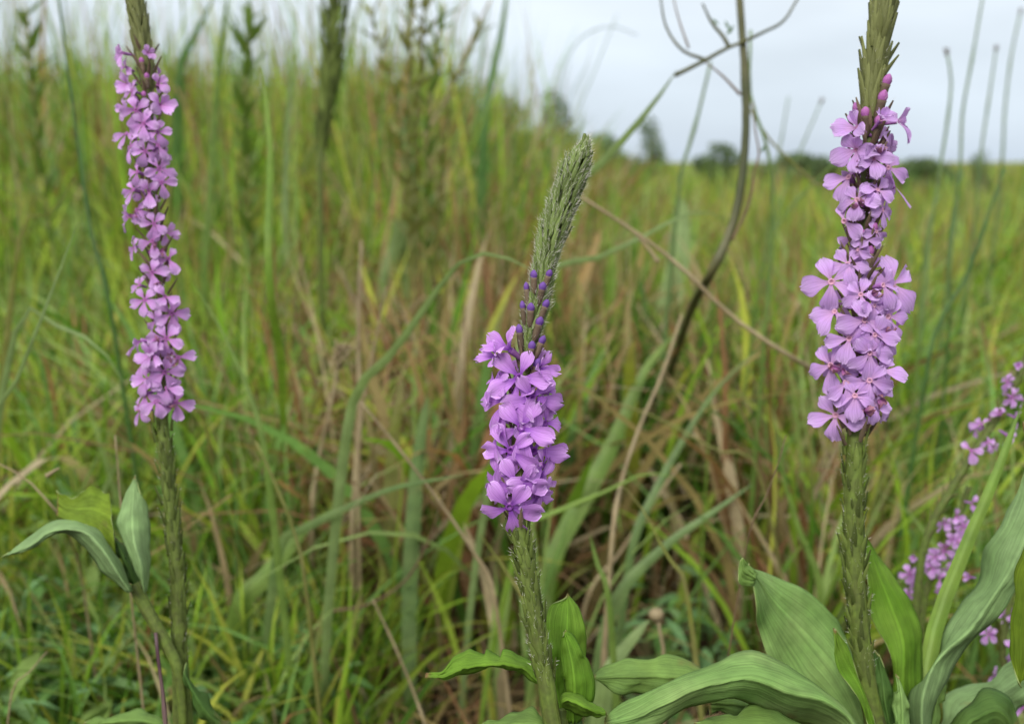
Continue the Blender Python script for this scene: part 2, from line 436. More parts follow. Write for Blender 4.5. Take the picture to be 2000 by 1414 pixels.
# thatch lying on the ground
xy = wedge(6500, 0.7, 2.4, x0=-0.7, x1=0.7)
xy = xy[rng.random(len(xy)) < np.where(hollow(xy), 0.3, 0.8)]
blades('fallen_straw', xy, rng.uniform(0.05, 0.20, len(xy)), rng.uniform(0.0015, 0.005, len(xy)), 0.86, lean=(1.2, 2.6), seg=4, droop=0.42, zoff=0.004)
# middle distance, in tussocks
ctr = wedge(1500, 1.95, 5.6)
xy, cid, ang = clumps(ctr, 13, 0.05)
sx = xy[:, 0]/xy[:, 1]
blades('middle_meadow_grass', xy, rng.uniform(0.22, 0.52, len(xy)), rng.uniform(0.005, 0.014, len(xy)), np.where(sx < -0.15, 0.08, np.where(sx < 0.2, 0.60, 0.14)), lean=(0.05, 0.65), seg=4, lean_dir=ang, cid=cid)
# far field to the horizon
ctr = wedge(2300, 5.2, 26, power=0.7)
xy, cid, ang = clumps(ctr, 12, 0.13)
blades('far_meadow_grass', xy, rng.uniform(0.20, 0.46, len(xy))*(0.7+0.95*rng.random(len(ctr))**2.2)[cid], rng.uniform(0.010, 0.024, len(xy)), np.full(len(xy), 0.18), lean=(0.05, 0.5), seg=3, lean_dir=ang, cid=cid)
xy = wedge(16000, 25, 140, power=0.5)
blades('horizon_grass', xy, rng.uniform(0.22, 0.5, len(xy)), rng.uniform(0.03, 0.09, len(xy)), 0.25, lean=(0.05, 0.4), seg=2)
# thin tall seed stalks, mostly on the bank
xy = wedge(1300, 1.6, 5.0, x0=-0.7, x1=0.03)
blades('tall_seed_grass', xy, 0.42+0.48*rng.random(len(xy))**1.6, rng.uniform(0.003, 0.009, len(xy)), 0.22, lean=(0.02, 0.35), seg=5)

xy = wedge(170, 1.7, 6.0, x0=0.02, x1=0.7)
blades('wispy_seed_grass', xy, rng.uniform(0.40, 0.66, len(xy)), rng.uniform(0.002, 0.005, len(xy)), 0.35, lean=(0.05, 0.45), seg=6)

# ------------------------------------------------------------------ blades and stalks built one by one
def tube_arrays(pts, rad, sides=8, cap=True, jitter=0.0):
    pts = np.asarray(pts, float); n = len(pts)
    T = np.gradient(pts, axis=0); T /= np.linalg.norm(T, axis=1)[:, None]+1e-12
    ref = np.array((0.0, 1.0, 0.12)); ref /= np.linalg.norm(ref)
    V = []; F = []; v_at = []; u_at = []
    for i in range(n):
        a = np.cross(T[i], ref)
        if np.linalg.norm(a) < 1e-3: a = np.array((1.0, 0, 0))
        a /= np.linalg.norm(a); b = np.cross(T[i], a)
        for k in range(sides):
            th = 2*math.pi*k/sides
            r = rad[i]*(1+jitter*rnd.uniform(-1, 1))
            V.append(pts[i]+(a*math.cos(th)+b*math.sin(th))*r); v_at.append(i/(n-1)); u_at.append(math.sin(th))
    for i in range(n-1):
        for k in range(sides):
            k2 = (k+1) % sides
            F.append((i*sides+k, i*sides+k2, (i+1)*sides+k2, (i+1)*sides+k))
    if cap:
        F.append(tuple(range(sides))[::-1]); F.append(tuple((n-1)*sides+k for k in range(sides)))
    return np.array(V), F, np.array(v_at), np.array(u_at)

def tube_mesh(name, pts, rad, mat, sides=8, jitter=0.0):
    V, F, v, u = tube_arrays(pts, rad, sides, jitter=jitter)
    return mesh_data(name, V, F, mat, {'u': u, 'v': v})

def to_ground(Q, prev, sway=0.25):
    "carry a stem on from its last seen point Q down to the soil"
    d = Q-prev; d = d/(np.linalg.norm(d)+1e-9)
    zz = Q[2]
    if zz < 0.03: return []
    run = d[:2]*zz*sway
    m1 = Q + np.array((run[0]*0.55, run[1]*0.55+zz*0.03, -zz*0.5))
    g = Q + np.array((run[0]*0.8, run[1]*0.8+zz*0.05, -zz))
    g[2] = gz(g[0], g[1])-0.004
    return [m1, g]

def path3(pts, d, ground_it=True):
    out = []
    for i, p in enumerate(pts):
        dd = p[2] if len(p) > 2 else (d if np.isscalar(d) else d[0]+(d[1]-d[0])*i/(len(pts)-1))
        out.append(np.array(P(p[0], p[1], dd)))
    if ground_it: out += to_ground(out[-1], out[-2])
    return out

HG = 'single blades and stalks that stand out of the meadow'
def ribbon(name, pts, w, mat, taper_tip=0.0, taper_base=0.6, twist=0.5, fold=0.22, n=26, tip_pow=1.5):
    c = catmull(pts, n)
    T = np.gradient(c, axis=0); T /= np.linalg.norm(T, axis=1)[:, None]+1e-12
    V = []; vv = []; uu = []
    ph = rnd.uniform(-1, 1)
    for i in range(n):
        t = i/(n-1)
        view = np.array(c[i])-np.array(CAM); view /= np.linalg.norm(view)
        side = np.cross(T[i], view); side /= np.linalg.norm(side)+1e-9
        nor = np.cross(side, T[i])
        a = twist*(ph+math.sin(t*2.2+ph*2))*0.55
        s2 = side*math.cos(a)+nor*math.sin(a); n2 = nor*math.cos(a)-side*math.sin(a)
        k = min(1.0, (t/0.45)**(1/tip_pow)) if t < 0.45 else 1-(1-taper_base)*(t-0.45)/0.55
        hw = max(w*0.5*k, 0.0002)
        rip = 0.10*hw*math.sin(t*17+ph*5)
        V += [c[i]-s2*hw+n2*(hw*fold+rip), c[i]-s2*hw*0.5+n2*hw*fold*0.45, c[i], c[i]+s2*hw*0.5+n2*hw*fold*0.45, c[i]+s2*hw+n2*(hw*fold-rip)]
        vv += [t]*5; uu += [-1, -.5, 0, .5, 1]
    F = [(i*5+k, i*5+k+1, i*5+k+6, i*5+k+5) for i in range(n-1) for k in range(4)]
    return np.array(V), F, np.array(vv), np.array(uu)

def hero(kind, label, pts, d, wpx, col, name=None, cat=None, ground_it=True, twist=0.5, base=0.7, head=None, tip_pow=1.5, fold=0.22):
    p3 = path3(pts, d, ground_it)
    dm = d if np.isscalar(d) else sum(d)/2
    w = wpx/FPX*dm
    root = Vector(p3[-1])
    local = [np.array(q)-np.array(root) for q in p3]
    if kind == 'blade':
        V, F, v, u = ribbon('blade', [q+np.array(root) for q in local], w, None, taper_base=base, twist=twist, tip_pow=tip_pow, fold=fold)
        V = V-np.array(root)
        o = link(name or 'grass_leaf', mesh_data(name or 'grass_leaf', V, F, BL[col], {'u': u, 'v': v}))
    else:
        c = catmull(local, 34)
        rad = np.linspace(0.3, 1.0, 34)**0.8*w/2
        for kk in range(4, 34, 9): rad[kk] *= 1.28            # nodes of the stalk
        o = link(name or 'grass_stalk', tube_mesh(name or 'grass_stalk', c, rad, BL[col], sides=7, jitter=0.06))
        if head:
            seed_head(o, c, head, w, col)
    o.location = root
    tag(o, label, cat or ('grass blade' if kind == 'blade' else 'stalk'), HG)
    return o

def seed_head(parent, c, length, w, col):
    "a small spikelet cluster round the top of a stalk"
    V = []; F = []; uu = []; vv = []
    d = c[0]-c[2]; d /= np.linalg.norm(d)
    n = 22
    for k in range(n):
        t = k/n; ang = k*2.4
        a = np.cross(d, (0, 1, 0.1)); a /= np.linalg.norm(a); b = np.cross(d, a)
        rd = a*math.cos(ang)+b*math.sin(ang)
        o = c[0]-d*length*t*0.8
        L = length*0.42; wd = length*0.10
        tip = o+d*L*0.7+rd*L*0.62; mid = o+d*L*0.35+rd*L*0.42
        sd = np.cross(rd, d)
        i = len(V)
        V += [o, mid-sd*wd, mid+sd*wd, mid+rd*wd*1.2, tip]; uu += [0]*5; vv += [0, .5, .5, .5, 1]
        F += [(i, i+1, i+3), (i, i+3, i+2), (i+1, i+4, i+3), (i+3, i+4, i+2), (i, i+2, i+1), (i+1, i+2, i+4)]
    link('seed_head', mesh_data('seed_head', V, F, BL['brown' if col != 'tan' else 'tan'], {'u': np.array(uu, float), 'v': np.array(vv, float)}), parent)

B, S = 'blade', 'stalk'
# upper right: the sky side
hero(B, 'broad pale blue-green grass blade slanting across the sky behind the bud spike tip', [(1322, 138), (1280, 198), (1222, 268), (1150, 345), (1085, 412)], (0.85, 0.95), 34, 'pale', twist=0.2)
hero(S, 'straight teal stalk below the crossing branches of the brown vine', [(1388, 122), (1362, 230), (1342, 300), (1325, 380)], 1.15, 14, 'teal')
hero(S, 'thin olive stalk hugging the right side of the brown vine', [(1466, 60), (1466, 190), (1499, 290), (1508, 400), (1505, 520), (1493, 660)], 0.95, 13, 'green')
hero(S, 'slender stalk running down right from the vine towards the lilac spike', [(1466, 215), (1500, 270), (1560, 330), (1605, 372), (1660, 420)], 1.0, 11, 'olive')
hero(S, 'thin green stalk leaning right behind the lilac spike at skyline height', [(1650, 300), (1560, 388), (1512, 455), (1488, 530)], 1.1, 10, 'green')
hero(B, 'dark green upright blade standing alone against the sky left of the vine', [(992, -30), (978, 70), (957, 168), (945, 260)], 1.9, 22, 'deep', tip_pow=2.2)
hero(S, 'dry tan seed stalk falling diagonally from the bud spike to the lower right', [(1135, 385), (1250, 460), (1330, 522), (1400, 592), (1468, 648), (1545, 697), (1610, 735, 0.84), (1680, 780, 1.0), (1730, 830, 1.15)], (0.80, 0.80), 16, 'tan')
hero(S, 'short dry side sprig hanging beside the diagonal tan seed stalk', [(1235, 452), (1262, 480), (1285, 512)], 0.80, 9, 'tan', ground_it=False)
hero(B, 'thin pale blade arching up and over towards the foot of the vine', [(1425, 432), (1370, 413), (1320, 428), (1245, 468), (1150, 512), (1050, 562)], (0.95, 0.85), 16, 'pale', twist=0.25)
hero(B, 'wide pale blue-green blade standing upright behind the diagonal dry stalk', [(1332, 385), (1327, 470), (1315, 560), (1290, 660)], 1.7, 54, 'pale', tip_pow=4.0, twist=0.2)
hero(B, 'orange-tan withered blade just right of the violet buds', [(1175, 445), (1140, 540), (1105, 660), (1088, 740)], 1.55, 32, 'orange', tip_pow=3.0)
hero(B, 'vivid green blade directly right of the orange withered blade', [(1195, 470), (1192, 540), (1190, 620), (1200, 700)], 1.6, 34, 'bright', tip_pow=3.0)
hero(B, 'dark green blade right of the vivid one, leaning left at its tip', [(1248, 520), (1260, 610), (1275, 690)], 1.6, 26, 'deep')
# centre: arching blades round the gap
hero(B, 'long pale green blade arching high left of the bud spike and drooping at its tip', [(1040, 528), (1000, 508), (955, 495), (905, 508), (855, 565), (800, 645), (740, 722), (685, 805)], (0.66, 0.75), 24, 'pale', twist=0.3)
hero(B, 'wide pale drooping blade tip hanging in the upper middle of the meadow', [(742, 595), (752, 535), (775, 480), (790, 440)], 1.6, 44, 'pale', twist=0.2, tip_pow=2.0)
hero(B, 'broad deep green blade rising diagonally through the dark gap', [(1332, 640), (1262, 720), (1190, 880), (1120, 1010), (1075, 1110)], (1.05, 0.95), 36, 'green', twist=0.3)
hero(S, 'tan straw stalk crossing in front of the broad deep green blade', [(1332, 615), (1292, 735), (1250, 832), (1213, 945), (1195, 1060)], (0.85, 0.8), 14, 'tan')
hero(S, 'thin green stalk lying almost level across the dark gap', [(1150, 770), (1280, 815), (1400, 880), (1478, 915)], 0.85, 9, 'olive')
hero(B, 'slim blue-green blade crossing the thin level stalk', [(1485, 678), (1402, 758), (1340, 850), (1280, 960), (1235, 1070)], (0.9, 0.85), 17, 'teal', twist=0.2)
hero(B, 'blue-green blade bent low above the dark hollow beside the ovate leaf', [(1470, 945), (1385, 1005), (1295, 1070), (1200, 1180)], 0.82, 26, 'teal', twist=0.3)
hero(B, 'thin bright green blade arched like a bow over the dark gap', [(1322, 935), (1262, 924), (1185, 958), (1085, 1000), (1020, 1045)], 0.8, 13, 'bright', twist=0.2)
hero(B, 'fine yellow-green blade with an orange tip pointing up left', [(1205, 935), (1260, 1002), (1300, 1082), (1340, 1150)], 0.7, 11, 'olive', twist=0.2)
hero(B, 'short stubby green blade standing upright right of the violet spike stem', [(1152, 1045), (1170, 1110), (1190, 1175)], 0.72, 16, 'green', tip_pow=3.5)
hero(S, 'hair-thin bright green stalk standing upright in the middle right', [(1395, 565), (1391, 700), (1385, 830)], 0.9, 7, 'bright')
hero(S, 'wiry brown twig above the folded tip of the big ovate leaf', [(1535, 850), (1520, 905), (1488, 990), (1455, 1082)], 0.55, 6, 'brown', name='dry_twig', cat='twig')
hero(B, 'green blade leaning left behind the wiry brown twig', [(1515, 850), (1535, 950), (1570, 1060), (1600, 1140)], 0.85, 15, 'green')
hero(B, 'dry bent tan straw low behind the ovate leaf', [(1430, 960), (1480, 1040), (1520, 1110), (1545, 1180)], 0.9, 14, 'tan')
hero(S, 'tan straw leaning right between the ovate leaf and the dark hollow', [(1330, 905), (1270, 990), (1210, 1080), (1150, 1160)], 0.95, 12, 'tan')
hero(B, 'pale broad leaf blade low in front of the dark hollow', [(1268, 1210), (1232, 1250), (1195, 1300), (1180, 1345)], 0.75, 40, 'pale', tip_pow=2.4)
# centre left: straw and blades
hero(B, 'long level green blade crossing left of the violet spike', [(905, 928), (780, 950), (690, 985), (600, 1030), (545, 1075)], (0.72, 0.8), 21, 'teal', twist=0.2)
hero(B, 'broad green blade slanting down left under the level one', [(605, 1020), (560, 1075), (510, 1135), (470, 1185)], 0.85, 46, 'green', tip_pow=2.5)
hero(S, 'thick upright tan straw in the middle of the open patch', [(706, 470), (700, 640), (702, 800), (692, 960), (688, 1050)], 0.95, 17, 'tan')
hero(S, 'tan straw crossing the thick upright one low down', [(755, 560), (730, 680), (708, 800), (700, 930)], 0.92, 11, 'tan')
hero(S, 'thin dry straw sloping down right to the violet spike stem', [(700, 780), (790, 890), (880, 1010), (935, 1095), (965, 1160)], 0.75, 11, 'tan')
hero(B, 'tall blue-green blade left of the violet spike, widest of the patch', [(835, 775), (818, 890), (806, 1040), (800, 1180), (800, 1320)], 0.9, 32, 'teal', tip_pow=4.0, twist=0.2)
hero(B, 'yellowing olive blade beside the tall blue-green one', [(785, 750), (770, 860), (764, 980), (768, 1090)], 1.0, 34, 'olive', tip_pow=3.0, twist=0.2)
hero(B, 'narrow yellow-green blade below the lowest violet flower', [(935, 1040), (985, 1110), (1035, 1190), (1060, 1260)], 0.72, 15, 'olive')
hero(S, 'rust brown straw curving down left across the patch', [(868, 960), (840, 1050), (790, 1135), (715, 1182), (625, 1212)], (0.8, 0.85), 9, 'brown')
hero(S, 'pale ragged seed straw in the left of the patch', [(668, 680), (648, 780), (622, 900), (610, 1000)], 0.98, 16, 'tan', head=0.03)
hero(S, 'bent pinkish straw crossing the top of the patch', [(592, 500), (575, 600), (572, 690), (600, 800)], 1.5, 12, 'brown')
hero(B, 'short wide bright blade near the bottom, left of centre', [(645, 1225), (652, 1300), (660, 1390), (665, 1450)], 0.85, 28, 'bright', tip_pow=3.2)
hero(S, 'pair-like thin straw sloping down right at the bottom left of centre', [(728, 1170), (775, 1270), (815, 1370), (835, 1440)], 0.75, 9, 'tan')
hero(B, 'wide brown curled straw standing left of the violet stem', [(905, 1020), (940, 1110), (960, 1190), (975, 1280)], 0.9, 20, 'tan', tip_pow=2.5)
# left meadow
hero(B, 'long bright green blade with a kink, right of the mauve spike', [(512, 130), (528, 290), (524, 450), (528, 580), (548, 700, 0.82), (552, 800, 0.95), (556, 900, 1.08)], 0.74, 20, 'bright', tip_pow=3.5, twist=0.2)
hero(B, 'slim green blade beside the kinked bright one, reaching the skyline', [(447, -20), (432, 100), (420, 250), (408, 420), (400, 560)], 1.4, 16, 'green', tip_pow=3)
hero(B, 'upright green blade second right of the kinked bright blade', [(572, 80), (562, 250), (556, 400), (560, 520)], 1.8, 15, 'pale', tip_pow=3)
hero(S, 'dark green stalk nearest the left side of the mauve spike', [(112, -20), (135, 150), (155, 300), (180, 460), (215, 600)], 0.9, 13, 'deep')
hero(B, 'pale straight blade leaning right in the left meadow', [(152, 435), (120, 520), (85, 612), (50, 700), (22, 770), (-10, 850)], 0.62, 15, 'pale', twist=0.15)
hero(B, 'bent yellowish blade above the pale straight one', [(150, 340), (118, 395), (75, 438), (38, 470)], 0.9, 17, 'olive', twist=0.2)
hero(B, 'green blade arching over to the right under the left meadow tangle', [(240, 745), (205, 690), (160, 655), (100, 635), (30, 650)], 0.72, 18, 'pale', twist=0.2)
hero(B, 'slim bent blade right of the mauve spike, falling to the right', [(378, 552), (430, 640), (468, 720), (498, 800), (520, 900)], 0.75, 16, 'green', twist=0.2)
hero(S, 'straw-tipped stalk sloping down right below the mauve spike', [(500, 862), (540, 950), (575, 1040), (595, 1130)], 0.72, 13, 'olive')
hero(S, 'brittle tan stalk curving in at the left above the folded leaf', [(-15, 900), (45, 930), (80, 965), (112, 1000), (140, 1060, 0.68), (160, 1130, 0.76)], 0.62, 8, 'tan', ground_it=True, name='dry_stalk')
hero(S, 'short broken bit of straw above the folded leaf', [(116, 914), (104, 921), (91, 930)], 0.58, 9, 'tan', ground_it=False, name='straw_piece', cat='straw')
hero(S, 'tan straw upright just left of the mauve spike stem', [(225, 850), (231, 920), (237, 990)], 0.6, 7, 'tan')
hero(B, 'blurred dark leaf blade against the sky right of the mauve spike', [(420, -10), (395, 42), (372, 90), (350, 160)], 2.2, 24, 'deep')
hero(S, 'brown stalk leaning left out of the grass right of the mauve spike', [(345, 170), (378, 250), (398, 330), (402, 400)], 1.9, 10, 'orange')
hero(B, 'broad light green blade low left under the mauve plant', [(170, 1140), (215, 1220), (262, 1310), (290, 1400)], 0.95, 52, 'bright', tip_pow=2.6)
hero(S, 'forked tan twig low in the left corner', [(92, 1272), (76, 1290), (62, 1308), (20, 1372)], 0.6, 7, 'tan', name='dry_twig', cat='twig')
hero(S, 'dark purple withered stem beside the foot of the mauve plant', [(304, 1235), (311, 1300), (320, 1365), (326, 1440)], 0.485, 17, 'purple', name='withered_weed', cat='weed')
# tan blade in the upper middle
hero(S, 'tan straw leaning right on the skyline left of the dark upright blade', [(958, 0), (920, 80), (885, 165), (840, 250), (795, 320)], 2.0, 11, 'tan')
hero(B, 'small orange dead leaf blade in the upper middle meadow', [(855, 300), (870, 325), (880, 350)], 1.7, 14, 'orange')
hero(B, 'deep green blade rising to the skyline under the leafy weeds', [(780, 170), (792, 260), (805, 360), (810, 470)], 1.9, 24, 'deep', tip_pow=3)
# right side rushes
R_ = 'rush'
hero(S, 'forked rush with brown seed heads left of the tallest rush', [(1848, 98), (1858, 160), (1850, 240), (1836, 330), (1815, 470), (1800, 640)], 1.25, 11, 'teal', name=R_, cat='rush', head=0.011)
hero(S, 'rush reaching out of the top of the picture on the right', [(1922, -20), (1898, 120), (1880, 220), (1875, 330), (1862, 450), (1850, 560)], 1.3, 10, 'teal', name=R_, cat='rush')
hero(S, 'pale rush with a round brown head right of the out-of-picture rush', [(1946, 92), (1932, 190), (1916, 300), (1905, 420)], 1.5, 9, 'teal', name=R_, cat='rush', head=0.011)
hero(S, 'rightmost pale rush near the picture edge', [(1994, 20), (1975, 110), (1962, 220), (1955, 340)], 1.7, 9, 'teal', name=R_, cat='rush', head=0.011)
hero(S, 'thick dark rush leaning right across the field below the skyline', [(1962, 330), (1920, 450), (1885, 545), (1835, 630), (1808, 740)], 0.95, 14, 'deep', name=R_, cat='rush')
hero(S, 'thin dark rush below the forked one', [(1882, 330), (1860, 420), (1852, 520), (1855, 620)], 1.1, 10, 'deep', name=R_, cat='rush')
hero(S, 'short dark rush close behind the lilac spike on its right', [(1838, 380), (1812, 440), (1798, 560), (1792, 700)], 1.1, 11, 'green', name=R_, cat='rush')
hero(S, 'leaning rush with a nodding head left of the lilac spike', [(1606, 195), (1565, 290), (1530, 380), (1510, 470)], 1.7, 7, 'teal', name=R_, cat='rush', head=0.012)
hero(S, 'faint rush left of the nodding one, bare at its tip', [(1540, 190), (1525, 280), (1512, 360)], 1.9, 7, 'teal', name=R_, cat='rush')
hero(S, 'faint arching grass stalk in the sky right of the dark upright blade', [(1245, 70), (1190, 52), (1130, 80), (1095, 150), (1080, 260)], 2.2, 4, 'teal')
hero(S, 'faint straight grass stalk in the sky above the bud spike', [(1205, 30), (1165, 130), (1120, 240), (1090, 330)], 2.4, 4, 'pale')

# ------------------------------------------------------------------ climbing vine
def make_vine():
    d = 0.8
    base = path3([(1440, -60), (1449, 60), (1457, 190), (1455, 290), (1441, 400), (1420, 468), (1385, 540), (1350, 605, 0.95), (1318, 700, 1.15), (1290, 790, 1.38)], d)
    root = Vector(base[-1]); r = np.array(root)
    t = thing('climbing_vine', 'thick brown-green vine stem curving down with thin tendrils against the sky', 'vine', root)
    c = catmull([p-r for p in base], 60)
    w = 20/FPX*d
    rad = np.interp(np.linspace(0, 1, 60), [0, 0.3, 0.6, 1], [0.36, 0.46, 0.55, 0.5])*w
    for k in range(5, 60, 8): rad[k] *= 1.18
    link('stem', tube_mesh('stem', c, rad, BL['bark'], sides=10, jitter=0.05), t)
    for pts, w0 in (([(1560, -5), (1530, 42), (1490, 64), (1452, 82), (1418, 96), (1370, 122), (1318, 148)], 12), ([(1288, -20), (1300, 50), (1332, 98), (1378, 118)], 9),
                    ([(1372, 8), (1390, 45), (1412, 72), (1422, 90)], 11), ([(1378, 122), (1412, 150), (1446, 186)], 8), ([(1470, 200), (1474, 250), (1482, 300), (1472, 340), (1462, 400), (1430, 470)], 8),
                    ([(1312, -15), (1326, 40), (1345, 95)], 6)):
        q = [np.array(P(x, y, d-0.005))-r for x, y in pts]
        cc = catmull(q, 24)
        link('tendril', tube_mesh('tendril', cc, np.linspace(0.45, 1, 24)*w0*0.78/FPX*d/2, BL['bark'] if w0 > 8 else BL['brown'], sides=7, jitter=0.08), t)
    V = []; F = []
    for (px, py, s, a) in ((1418, 70, 26, 0.9), (1425, 60, 22, 2.0), (1405, 50, 20, 2.4), (1485, 300, 20, 1.0)):
        o = np.array(P(px, py, d))-r; dr = np.array(RIGHT)*math.cos(a)+np.array(UP)*math.sin(a); sd = np.array(RIGHT)*-math.sin(a)+np.array(UP)*math.cos(a)
        L = s/FPX*d; i = len(V)
        V += [o, o+dr*L*0.5+sd*L*0.16, o+dr*L*0.5-sd*L*0.16+np.array(FWD)*L*0.1, o+dr*L]; F += [(i, i+1, i+3, i+2)]
    link('leaf', mesh_data('leaf', V, F, BL['deep']), t)
make_vine()

# ------------------------------------------------------------------ verbena plants
def petal_arrays(notch, curl, wave, width, seed):
    "one corolla lobe along +Y, unit length"
    r = random.Random(seed)
    nu, nv = 7, 9
    V = []; uu = []; vv = []
    a1, a2 = r.uniform(-.5, .5), r.uniform(0, 6)
    for j in range(nv):
        t = j/(nv-1)
        prof = 0.15+0.85*math.sin(min(1.0, t/0.72)*math.pi/2)**1.7
        if t > 0.72: prof *= math.sqrt(max(0.0, 1-((t-0.72)/0.30)**2.2))
        for i in range(nu):
            u = -1+2*i/(nu-1)
            tip = notch*(math.exp(-(u/0.34)**2)) + 0.10*abs(u)**2 + 0.045*math.sin(u*8+a2)
            y = t*(1 - tip*t**3)
            x = u*prof*width*0.5*(1+0.06*math.sin(t*11+a2+u))
            z = 0.10*math.sin(t*math.pi*0.8) - curl*t**2.4 + wave*math.sin(u*3.2+a2)*t*t*0.6 + 0.10*(u*u)*t*(1-0.6*t) + 0.05*a1*u*t - 0.035*math.exp(-(u/0.16)**2)*t
            V.append((x, y, z)); uu.append(u); vv.append(min(1.0, t*0.97+0.05*abs(u)**3))
    F = [(j*nu+i, j*nu+i+1, (j+1)*nu+i+1, (j+1)*nu+i) for j in range(nv-1) for i in range(nu-1)]
    return V, F, np.array(uu), np.array(vv)

def petal_set(mat, notch, n=7, seed0=0, width=0.78, curl=(0.05, 0.35), wave=0.12):
    r = random.Random(seed0)
    out = []
    for k in range(n):
        V, F, u, v = petal_arrays(notch*r.uniform(0.5, 1.4), r.uniform(*curl), wave*r.uniform(0.5, 1.6), width*r.uniform(0.9, 1.12), seed0*50+k)
        out.append(mesh_data('petal', V, F, mat, {'u': u, 'v': v}))
    return out
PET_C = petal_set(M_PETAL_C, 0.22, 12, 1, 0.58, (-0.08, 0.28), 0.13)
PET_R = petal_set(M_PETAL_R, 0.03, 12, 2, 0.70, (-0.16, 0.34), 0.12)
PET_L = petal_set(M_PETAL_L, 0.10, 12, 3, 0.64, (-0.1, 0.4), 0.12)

M_PETAL_W = plant_mat('petal_withered', ramp_v=[(0.0, (0.20, 0.06, 0.16)), (0.5, (0.27, 0.09, 0.24)), (1.0, (0.30, 0.15, 0.16))], rough=0.7, spec=0.1, transl=0.2, tcol=PETAL_T, nscale=300, vary=0.3, bump=0.4, stripes=8, per_object=0.3)
PET_W = petal_set(M_PETAL_W, 0.10, 6, 4, 0.5, (-0.8, 0.9), 0.4)

def corolla_tube(mat, throat, length):
    "tube behind the petals, dark throat ring in the middle; unit = petal length"
    sides = 8
    rings = [(-length, 0.08), (-length*0.5, 0.10), (-0.10, 0.12), (0.015, 0.125), (0.012, 0.075), (-0.08, 0.05)]
    V = []; F = []; mi = []
    for z, r in rings:
        for k in range(sides):
            a = 2*math.pi*k/sides; V.append((r*math.cos(a), r*math.sin(a), z))
    for j in range(len(rings)-1):
        for k in range(sides):
            k2 = (k+1) % sides
            F.append((j*sides+k, j*sides+k2, (j+1)*sides+k2, (j+1)*sides+k)); mi.append(1 if j >= 3 else 0)
    F.append(tuple((len(rings)-1)*sides+k for k in range(sides))); mi.append(1)
    return mesh_data('flower', V, F, [mat, throat], mat_idx=mi)
TUBE_C = corolla_tube(M_TUBE, M_THROAT, 0.8)
TUBE_R = corolla_tube(M_TUBE, M_EYE, 0.9)
TUBE_L = corolla_tube(M_TUBE, M_BUDR, 0.8)

def bract_arrays(width, cup, point):
    nu, nv = 3, 6
    V = []; uu = []; vv = []
    for j in range(nv):
        t = j/(nv-1)
        w = width*0.5*(0.45+0.55*math.sin(min(1, t/0.4)*math.pi/2))*(1-t**point)
        for i in range(nu):
            u = i-1
            V.append((u*w, t, cup*(1-u*u)*width*(1-t*0.6)+0.16*t*t*0)); uu.append(u); vv.append(t)
    F = [(j*nu+i, j*nu+i+1, (j+1)*nu+i+1, (j+1)*nu+i) for j in range(nv-1) for i in range(nu-1)]
    return V, F, np.array(uu, float), np.array(vv)
def bract_mesh(mat, width=0.3, cup=0.5, point=2.0):
    V, F, u, v = bract_arrays(width, cup, point)
    return mesh_data('bract', V, F, mat, {'u': u, 'v': v})
BR_C = bract_mesh(M_BRACT, 0.26, 0.6, 1.7)
BR_R = bract_mesh(M_BRACT_R, 0.24, 0.6, 2.0)
BR_S = bract_mesh(M_BRACT_S, 0.30, 0.55, 1.8)
BR_P = bract_mesh(M_BRACT_P, 0.24, 0.6, 2.0)

def bud_meshes(mat_tip):
    "a calyx tube (unit long, +Y) and the coloured bud that pokes out of it"
    sides = 7
    def lathe(prof, lump=0.0):
        V = []; F = []
        for y, r in prof:
            for k in range(sides):
                a = 2*math.pi*k/sides
                rr = r*(1+lump*math.cos(a*5))
                V.append((rr*math.cos(a), y, rr*math.sin(a)))
        for j in range(len(prof)-1):
            for k in range(sides):
                k2 = (k+1) % sides
                F.append((j*sides+k, (j+1)*sides+k, (j+1)*sides+k2, j*sides+k2))
        F.append(tuple((len(prof)-1)*sides+k for k in range(sides))[::-1])
        return V, F
    V, F = lathe([(0, 0.08), (0.15, 0.16), (0.5, 0.19), (0.85, 0.18), (1.0, 0.20), (0.97, 0.14)], 0.12)
    a = mesh_data('bud', V, F, M_BRACT_P)
    V, F = lathe([(0.85, 0.14), (1.0, 0.17), (1.14, 0.205), (1.27, 0.17), (1.37, 0.10), (1.43, 0.02)], 0.20)
    b = mesh_data('bud_tip', V, F, mat_tip)
    return a, b
BUD_C = bud_meshes(M_BUD)
BUD_R = bud_meshes(M_BUDR)

class Axis:
    "the centre line of one plant: looked up by photo row, or by share of its length"
    def __init__(self, pts, d):
        self.px = catmull(pts, 240)              # px, py along the seen part
        self.d = d
    def at(self, py):
        x = float(np.interp(py, self.px[:, 1], self.px[:, 0]))
        i = int(np.clip(np.searchsorted(self.px[:, 1], py), 2, 237))
        T = P(*self.px[i-2], self.dep(py)) - P(*self.px[i+2], self.dep(py))
        return x, P(x, py, self.dep(py)), T.normalized()
    def dep(self, py):
        return self.d if np.isscalar(self.d) else float(np.interp(py, [0, 1414], self.d))

